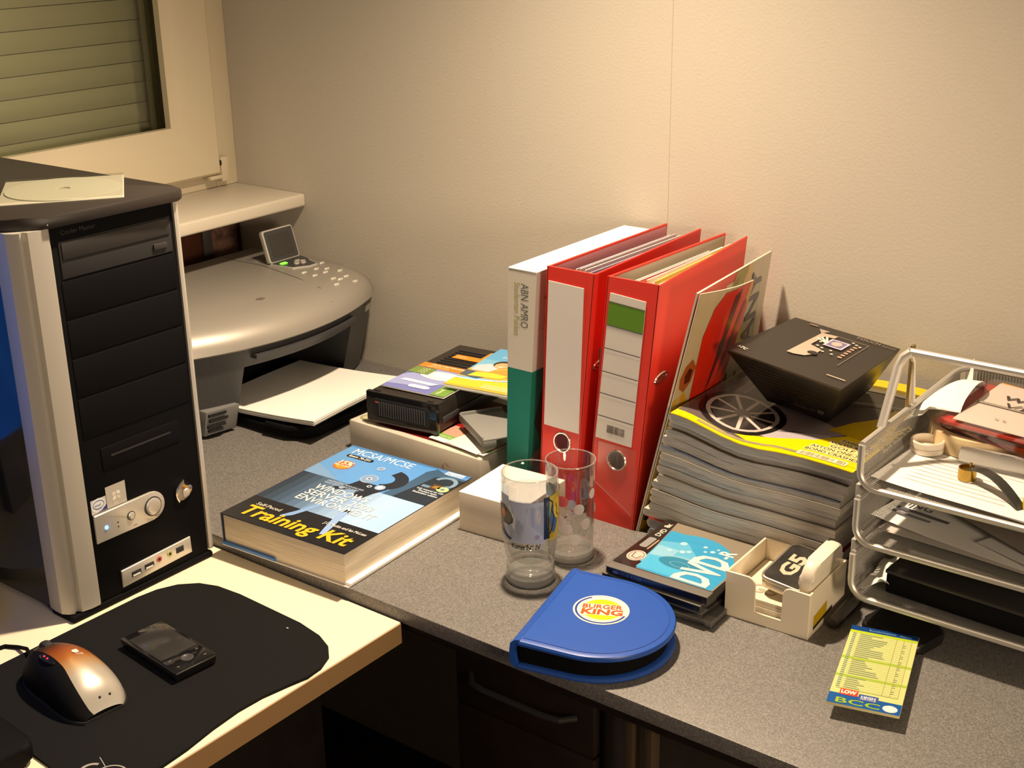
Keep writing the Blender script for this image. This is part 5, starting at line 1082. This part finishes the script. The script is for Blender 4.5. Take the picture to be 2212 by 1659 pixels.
# ================================================================ wire letter tray
TX0, TX1, TY0, TY1 = 1.288, 1.590, -.336, -.050
tr_ = thing('letter_tray', 'silver wire mesh three-tier letter tray against the cream wall', 'letter tray', ((TX0+TX1)/2, (TY0+TY1)/2, 0))
CX_, CY_ = (TX0+TX1)/2, (TY0+TY1)/2
def T_(x, y, z): return Vector((x-CX_, y-CY_, z))
tm = M['tube_metal']
for k, z0 in enumerate((.042, .103, .1635)):
    h = .047 if k < 2 else .045; b = .006; c = .018
    # front rail: runs up both sides with rounded corners
    tier = MB(); fl_ = [T_(TX0, TY0, z0+h), T_(TX0, TY0, z0+c)]
    for q in range(1, 6): a = PI/2*q/5; fl_.append(T_(TX0+c-c*math.cos(a), TY0, z0+c-c*math.sin(a)))
    fl_ += [T_(TX1-c, TY0, z0)]
    for q in range(1, 6): a = PI/2*q/5; fl_.append(T_(TX1-c+c*math.sin(a), TY0, z0+c-c*math.cos(a)))
    fl_ += [T_(TX1, TY0, z0+h)]
    tier.tube(fl_, .0036, tm, 10); tier = tier.build('front_rail', tr_)
    # top rim round the other three sides
    cr = .03; rim = [T_(TX0, TY0, z0+h), T_(TX0, TY1-cr, z0+h)]
    for q in range(1, 6): a = PI/2*q/5; rim.append(T_(TX0+cr-cr*math.cos(a), TY1-cr+cr*math.sin(a), z0+h))
    rim.append(T_(TX1-cr, TY1, z0+h))
    for q in range(1, 6): a = PI/2*q/5; rim.append(T_(TX1-cr+cr*math.sin(a), TY1-cr+cr*math.cos(a), z0+h))
    rim.append(T_(TX1, TY0, z0+h))
    rb = MB()
    for zz_ in (0,): rb.tube(rim, .0033, M['silver'], 8)
    rb.build('top_rim', tr_)
    # mesh basket
    ms_ = MB(); c2 = .018
    prof = [(TX0, z0+h-.003), (TX0, z0+c2)]+[(TX0+c2-c2*math.cos(PI/2*q/4), z0+c2-c2*math.sin(PI/2*q/4)) for q in range(1, 5)]+[(TX1-c2+c2*math.sin(PI/2*q/4), z0+c2-c2*math.cos(PI/2*q/4)) for q in range(0, 5)]+[(TX1, z0+h-.003)]
    ms_.rings([[T_(x, y, z) for x, z in prof] for y in (TY0, TY1-.012)], M['mesh'], closed=False)
    ms_.rings([[T_(x, TY1-.012+.012*j/3, z0+(z-z0)*(1 if True else 0)) for x, z in ((TX0+.005, z0+.004), (TX1-.005, z0+.004))] for j in range(4)], M['mesh'], closed=False)
    ms_.rings([[T_(TX0+.002, TY1, z0), T_(TX1-.002, TY1, z0)], [T_(TX0+.002, TY1, z0+h-.003), T_(TX1-.002, TY1, z0+h-.003)]], M['mesh'], closed=False)
    ms_.build('mesh_basket', tr_)
    if k < 2:
        MB().box(TX0-CX_-.0045, TX0-CX_+.0005, TY0-CY_+.003, TY0-CY_+.028, z0+h-.006, z0+h+.014, M['silver'], .0008).build('tier_clip', tr_); MB().box(TX1-CX_-.0005, TX1-CX_+.0045, TY0-CY_+.003, TY0-CY_+.028, z0+h-.006, z0+h+.014, M['silver'], .0008).build('tier_clip', tr_)
        MB().box(TX0-CX_-.0045, TX0-CX_+.0005, TY1-CY_-.06, TY1-CY_-.035, z0+h-.006, z0+h+.016, M['silver'], .0008).build('tier_clip', tr_); MB().box(TX1-CX_-.0005, TX1-CX_+.0045, TY1-CY_-.06, TY1-CY_-.035, z0+h-.006, z0+h+.016, M['silver'], .0008).build('tier_clip', tr_)
for x in (TX0+.02, TX1-.02):
    for y in (TY0+.05, TY1-.03): MB().tube([T_(x, y, .040), T_(x, y, 0)], .004, M['dark_grey'], 8).build('foot', tr_)
# carrying frame above the top tier
hb = MB(); ztop = .281; yb_ = -.247; r_ = .014
for sx_, x in ((1, TX0-.002), (-1, TX1+.002)):
    fp = [T_(x, -.285, .2085)]; e0 = Vector((yb_-.004, ztop-.014)); fp += [T_(x, yb_-.006, ztop-.016), T_(x+sx_*.003, yb_-.002, ztop-.006), T_(x+sx_*.010, yb_, ztop)]
    hb.tube(fp, .0047, tm, 10)
hb.tube([T_(TX0+.008, yb_, ztop), T_(TX1-.008, yb_, ztop)], .0042, tm, 10)
hb.build('carry_handle', tr_)
for x in (TX0-.001, TX1+.001): MB().box(x-CX_-.0018, x-CX_+.0018, -.222-CY_, -.215-CY_, .206, ztop-.002, mat('brass_strip', (.34, .26, .12), .35, .8), .0006).build('strut', tr_)
for x in (TX0-.001, TX1+.001): MB().tube([T_(x, -.205, .208), T_(x, -.215, .26), T_(x+(.006 if x < CX_ else -.006), yb_+.004, ztop)], .0030, tm, 8).build('back_post', tr_)

# ---- contents of the top tier
ZT = .1685
def sheet_thing(name, label, cat, x, y, z, w_, h_, rz, m, bend=None, th=.0003, group=None, nu=10, nv=10):
    t = thing(name, label, cat, (x, y, z), math.radians(rz), group)
    MB().sheet(lambda u, v: Vector((-w_/2+w_*u, -h_/2+h_*v, th+(bend(u, v) if bend else 0))), nu, nv, m, th).build('sheet', t); return t
s1 = sheet_thing('letter', 'printed white letter lying flat in the top tray', 'paper', 1.405, -.226, ZT, .21, .205, -4, M['paper'], lambda u, v: .004*max(0, .25-u)**2*8)
PR = Print(.6)
for k in range(9): PR.rect(.02, .10+.07*random.random(), .02+.009*k, .0208+.009*k, (176, 170, 160), 1)
PR.build('lettering', s1, (-.105, -.1025, .0008), eps=.0002)
s2 = sheet_thing('letter', 'lower printed sheet sticking out along the front of the top tray', 'paper', 1.42, -.248, ZT-.0012, .22, .16, -7, mat('pinkish_paper', (.82, .76, .74), .7))
# curled sheet standing against the left wall of the tray
cu_ = thing('curled_paper', 'curled white sheet standing in the top tray behind the cap', 'paper', (1.328, -.168, ZT+.0010))
MB().sheet(lambda u, v: Vector((-.016+.030*math.cos(PI*(.95-.75*u))*(.7+.5*v)+.004*math.sin(5*v), .055-.10*v+.01*u, .006+.052*math.sin(PI*.5*min(1, u*1.4))*(.55+.45*math.sin(PI*v))+(.020*max(0, v-.7) if u > .5 else 0))), 14, 12, M['paper'], .0003).build('sheet', cu_)
MB().sheet(lambda u, v: Vector((-.026+.012*u+.010*v, .070-.034*u, .020+.050*v*(1-.65*abs(u-.35)))), 6, 6, M['paper'], .0003).build('pointed_corner', cu_)
# bottle cap
bc_ = thing('bottle_cap', 'round white plastic cap lying in the top tray', 'cap', (1.3145, -.2260, ZT+.0015))
capm = mat('cap_cream', (.78, .70, .58), .4)
MB().lathe([(.0155, 0), (.0170, .001), (.0172, .0125), (.0165, .0135), (.0152, .0135), (.0150, .004), (.0001, .0038)], capm, 36, cap1=False).build('cap_body', bc_)
MB().lathe([(.0028, .0036), (.0026, .0060), (.0015, .0066), (.0001, .0066)], capm, 14, cap1=False).build('centre_pip', bc_)
MB().lathe([(.01735, .0060), (.01745, .0064), (.01735, .0068)], mat('cap_line', (.5, .42, .34), .5), 36, cap0=False, cap1=False).build('seal_line', bc_)
# masking tape roll
tp_ = thing('tape_roll', 'roll of beige masking tape under the disc case in top tray', 'tape', (1.3500, -.1750, ZT+.0014))
MB().lathe([(.0400, 0), (.0500, 0), (.0505, .010), (.0500, .0200), (.0400, .0200)], mat('masking_tape', (.74, .58, .34), .6), 48, loop=True).build('tape', tp_)
MB().lathe([(.0385, .0002), (.0400, .0002), (.0400, .0198), (.0385, .0198)], mat('tape_core', (.42, .34, .26), .7), 48, loop=True).build('core', tp_)
# disc case with handwriting
def flat_case(name, label, loc, rot, tint, base_c, paper=True):
    t = thing(name, label, 'disc case', loc); t.rotation_euler = [math.radians(a) for a in rot]
    w_, d_ = .142, .125
    MB().box(-w_/2+.0012, w_/2-.0012, -d_/2+.0012, d_/2-.0012, .0009, .0050, mat(name+'_tray', base_c, .3), .0005).build('tray', t)
    MB().box(-w_/2, w_/2, -d_/2, d_/2, 0, .0100, clear_mat(name+'_shell', tint, .10, .08), .0006, 1).build('clear_shell', t)
    return t
fc = flat_case('red_disc_case', 'dark red disc case lying under the handwritten one', (1.4050, -.1650, ZT+.0220), (0, 0, -16), (.80, .45, .42), (.16, .004, .006))
hc = flat_case('labelled_disc_case', 'red-edged disc case with handwritten white insert in top tray', (1.3935, -.1630, ZT+.0325), (1.5, 1.0, -4), (.97, .90, .88), (.46, .05, .03))
MB().box(-.054, .0700, -.0605, .0605, .0084, .0090, mat('insert_white', (.72, .70, .66), .5)).build('paper_insert', hc)
PR = Print(.5); PR.rect(-.054, .070, -.006, -.001, (150, 140, 128), 1)
PR.text('winxp', -.034, .018, .024, (60, 52, 46), 1, shear=.15, width=.085); PR.text('VLK', -.026, -.0035, .019, (60, 52, 46), 2, shear=.1, width=.050); PR.text('x x', -.020, -.040, .010, (150, 142, 130), 1)
PR.build('handwriting', hc, (0, 0, .0101))
# clear tube
tb_ = thing('clear_tube', 'clear plastic tube with white cap in the top tray', 'tube', (1.3960, -.2300, ZT+.0105), math.radians(4))
rx = Matrix.Rotation(PI/2, 4, 'Y')
MB().lathe([(.0020, -.046), (.0078, -.044), (.0085, -.038), (.0085, .030)], mat('tube_plastic', (.80, .78, .75), .25, trans=.4), 24, mx=rx).build('tube_body', tb_)
MB().lathe([(.0088, .030), (.0088, .062), (.0070, .064)], capm, 24, mx=rx).build('tube_cap', tb_)
PR = Print(.4); PR.text('FRESH', -.004, -.002, .005, (90, 100, 150), 1); PR.build('tube_print', tb_, (0, -.004, .0080), eps=.0006)
# wristwatch strap with brass ring
wr = thing('keyring_strap', 'brass ring with dark strap lying on the letters in the top tray', 'strap', (1.3720, -.2700, ZT+.0012), math.radians(-30))
brass = mat('brass', (.42, .27, .06), .28, 1.)
MB().lathe([(.0075, 0), (.0088, 0), (.0090, .0060), (.0088, .0120), (.0075, .0120)], brass, 30, loop=True).build('brass_ring', wr)
st_m = mat('dark_strap', (.030, .030, .026), .3)
MB().sheet(lambda u, v: Vector((.006+.070*u, -.0055+.011*v+.012*u*u*0, .010+.012*math.sin(PI*(.12+.88*u))-.010*u)), 16, 4, st_m, .0018).build('strap', wr)
MB().lathe([(.0015, -.008), (.0015, .008)], brass, 10, c=(.004, 0, .0105), mx=None).build('pin', wr)
yl = thing('yellow_clip', 'small yellow plastic clip at the right edge of the top tray', 'clip', (1.4455, -.3010, ZT+.0012), math.radians(20))
yk = MB(); yk.box(-.009, .009, -.006, .006, 0, .009, mat('yellow_plastic', (.62, .47, .03), .35), .0015); yk.build('body', yl); MB().tube([(.006, 0, .005), (.02, .002, .005), (.034, -.004, .003)], .0013, M['chrome'], 6).build('wire', yl)
oc = sheet_thing('orange_card', 'orange card standing behind the disc cases in the top tray', 'card', 1.362, -.118, ZT+.021, .045, .04, -12, mat('orange_card', (.78, .40, .03), .5), lambda u, v: .022*v)
dp_ = thing('dark_pen', 'thin black pen behind the handwritten disc case', 'pen', (1.405, -.0960, ZT+.0060), math.radians(-6)); MB().lathe([(.001, -.06), (.0035, -.052), (.0042, .05), (.0035, .055)], M['black_gloss'], 14, mx=rx).build('barrel', dp_); MB().box(.02, .05, -.0012, .0012, .004, .0062, M['chrome'], .0004).build('pen_clip', dp_)
# ---- middle tier
ZM = .1080
m1 = sheet_thing('document', 'white printed sheet in the middle tray with its corner turned left', 'paper', 1.404, -.2150, ZM+.004, .21, .19, -9, M['paper'], lambda u, v: .010*max(0, .3-u))
PR = Print(.5); PR.rect(.012, .07, .030, .036, (90, 90, 100), 1); PR.rect(.012, .055, .020, .025, (120, 120, 126), 1); PR.text('ING', .018, .042, .016, (90, 90, 100), 1, bold=.02); PR.build('lettering', m1, (-.105, -.095, .0045), eps=.0004)
m2 = sheet_thing('document', 'grey sheet underneath in the middle tray', 'paper', 1.418, -.2240, ZM+.0012, .22, .19, -5, mat('grey_paper', (.52, .49, .46), .7), lambda u, v: .002*math.sin(3*u))
m3 = sheet_thing('document', 'dark sheet lying diagonally over the middle tray papers', 'paper', 1.435, -.190, ZM+.0100, .20, .18, -28, mat('brownish_paper', (.30, .26, .22), .6), lambda u, v: .003*(1-u)+.002*v)
m4 = sheet_thing('document', 'white sheet corner hanging over the front right of middle tray', 'paper', 1.470, -.268, ZM+.0060, .12, .10, -24, M['paper'], lambda u, v: .004*u)
# ---- bottom tier
ZB = .0470
b1 = thing('black_case', 'flat black case filling the bottom tray', 'case', (1.395, -.2550, ZB+.0010), math.radians(-3))
MB().box(-.073, .073, -.070, .070, 0, .0220, M['black_plastic'], .002).build('body', b1); MB().box(-.074, .074, -.071, .071, .0220, .0260, mat('case_lid', (.03, .028, .026), .3), .0012).build('lid', b1)
b2 = sheet_thing('crumpled_paper', 'crumpled white paper at the left end of the bottom tray', 'paper', 1.3075, -.292, ZB+.0022, .026, .075, 4, M['paper'], lambda u, v: .012*abs(math.sin(6*v+2*u))*(.4+u))
b3 = sheet_thing('document', 'white sheets at the front right of the bottom tray', 'paper', 1.520, -.270, ZB+.0010, .09, .11, -6, M['paper'], lambda u, v: .002*math.sin(4*u))

# ================================================================ shopping notepad on a black pouch
po = thing('black_pouch', 'black leather pouch under the front of the letter tray', 'pouch', (1.338, -.312, 0), math.radians(-14))
MB().prism(rrect(.072, .056, .012, 5, -.036, -.028), 0, .0120, mat('black_leather', (.012, .011, .011), .3, bump=(500, .2, .0004)), .004, 3).build('pouch_body', po)
MB().box(-.030, .0, -.0315, -.0290, .003, .006, M['black_gloss'], .0008).build('zip', po)
nd = thing('shopping_notepad', 'narrow yellow-green list notepad with blue ends on the grey desk', 'notepad', (1.3485, -.4105, .0126), math.radians(14.5))
NW, NL = .0660, .146
MB().box(-NW/2, NW/2, -NL/2, NL/2, 0, .0030, mat('note_cream', (.72, .66, .36), .6), .0003).build('sheets', nd)
PR = Print(.35); gy_ = (200, 206, 136); ln = (150, 152, 96); bl_ = (20, 84, 156); tx = (104, 128, 128)
PR.rect(0, NW, 0, NL, gy_, 1); PR.rect(0, NW, 0, .018, bl_, 2); PR.rect(0, NW, NL-.009, NL, (16, 62, 128), 2); PR.rect(0, NW, NL-.0135, NL-.009, (176, 198, 40), 2)
for v in (.048, .0815): PR.rect(0, NW, v, v+.004, (160, 186, 60), 2)
rn = random.Random(4)
for k in range(29):
    v = .029+k*.0036
    PR.rect(.006, NW-.006, v-.0004, v-.0002, ln, 3); PR.rect(.0035, .0068, v, v+.0016, tx, 3)
    if k not in (6, 15): PR.rect(.0105, .0105+rn.uniform(.010, .030), v+.0002, v+.0016, (132, 146, 116), 3)
for u in (.046, .053): PR.rect(u, u+.0004, .027, NL-.012, ln, 3)
PR.rect(.0605, .0609, .027, NL-.012, ln, 3); PR.rect(.004, .0608, .0265, .0269, (90, 90, 60), 3)
for k in range(28): PR.rect(.0535, .0560, .029+k*.0036, .0302+k*.0036, (140, 150, 120), 3) if k % 3 else None
PR.text('Boodschappen', .018, NL-.0065, .0050, (120, 160, 190), 3, width=.026); PR.text('Aantal', .048, NL-.0065, .0045, (120, 160, 190), 3)
PR.poly([(.009+a, .0165+b) for a, b in rrect(.0165, .0100, .001, 2)], (214, 66, 40), 4); PR.text('LOW', .0172, .0190, .0080, (250, 236, 214), 5, align='CENTER', bold=.05, width=.014)
PR.poly([(.0265+a, .0125+b) for a, b in rrect(.0180, .0100, .001, 2)], (62, 84, 150), 4); PR.text('HIGH', .0355, .0165, .0052, (236, 234, 236), 5, align='CENTER', bold=.03, width=.013); PR.text('SERVICE', .0355, .0138, .0032, (236, 234, 236), 5, align='CENTER', width=.014)
PR.text('BCC', .0075, .0025, .0120, (150, 180, 44), 5, width=.040, bold=.015)
PR.poly(ell(.0565, .0075, .0068, .0056, 20), (238, 224, 226), 5)
PR.build('sheet_print', nd, (-NW/2, -NL/2, .0030), eps=.00008)
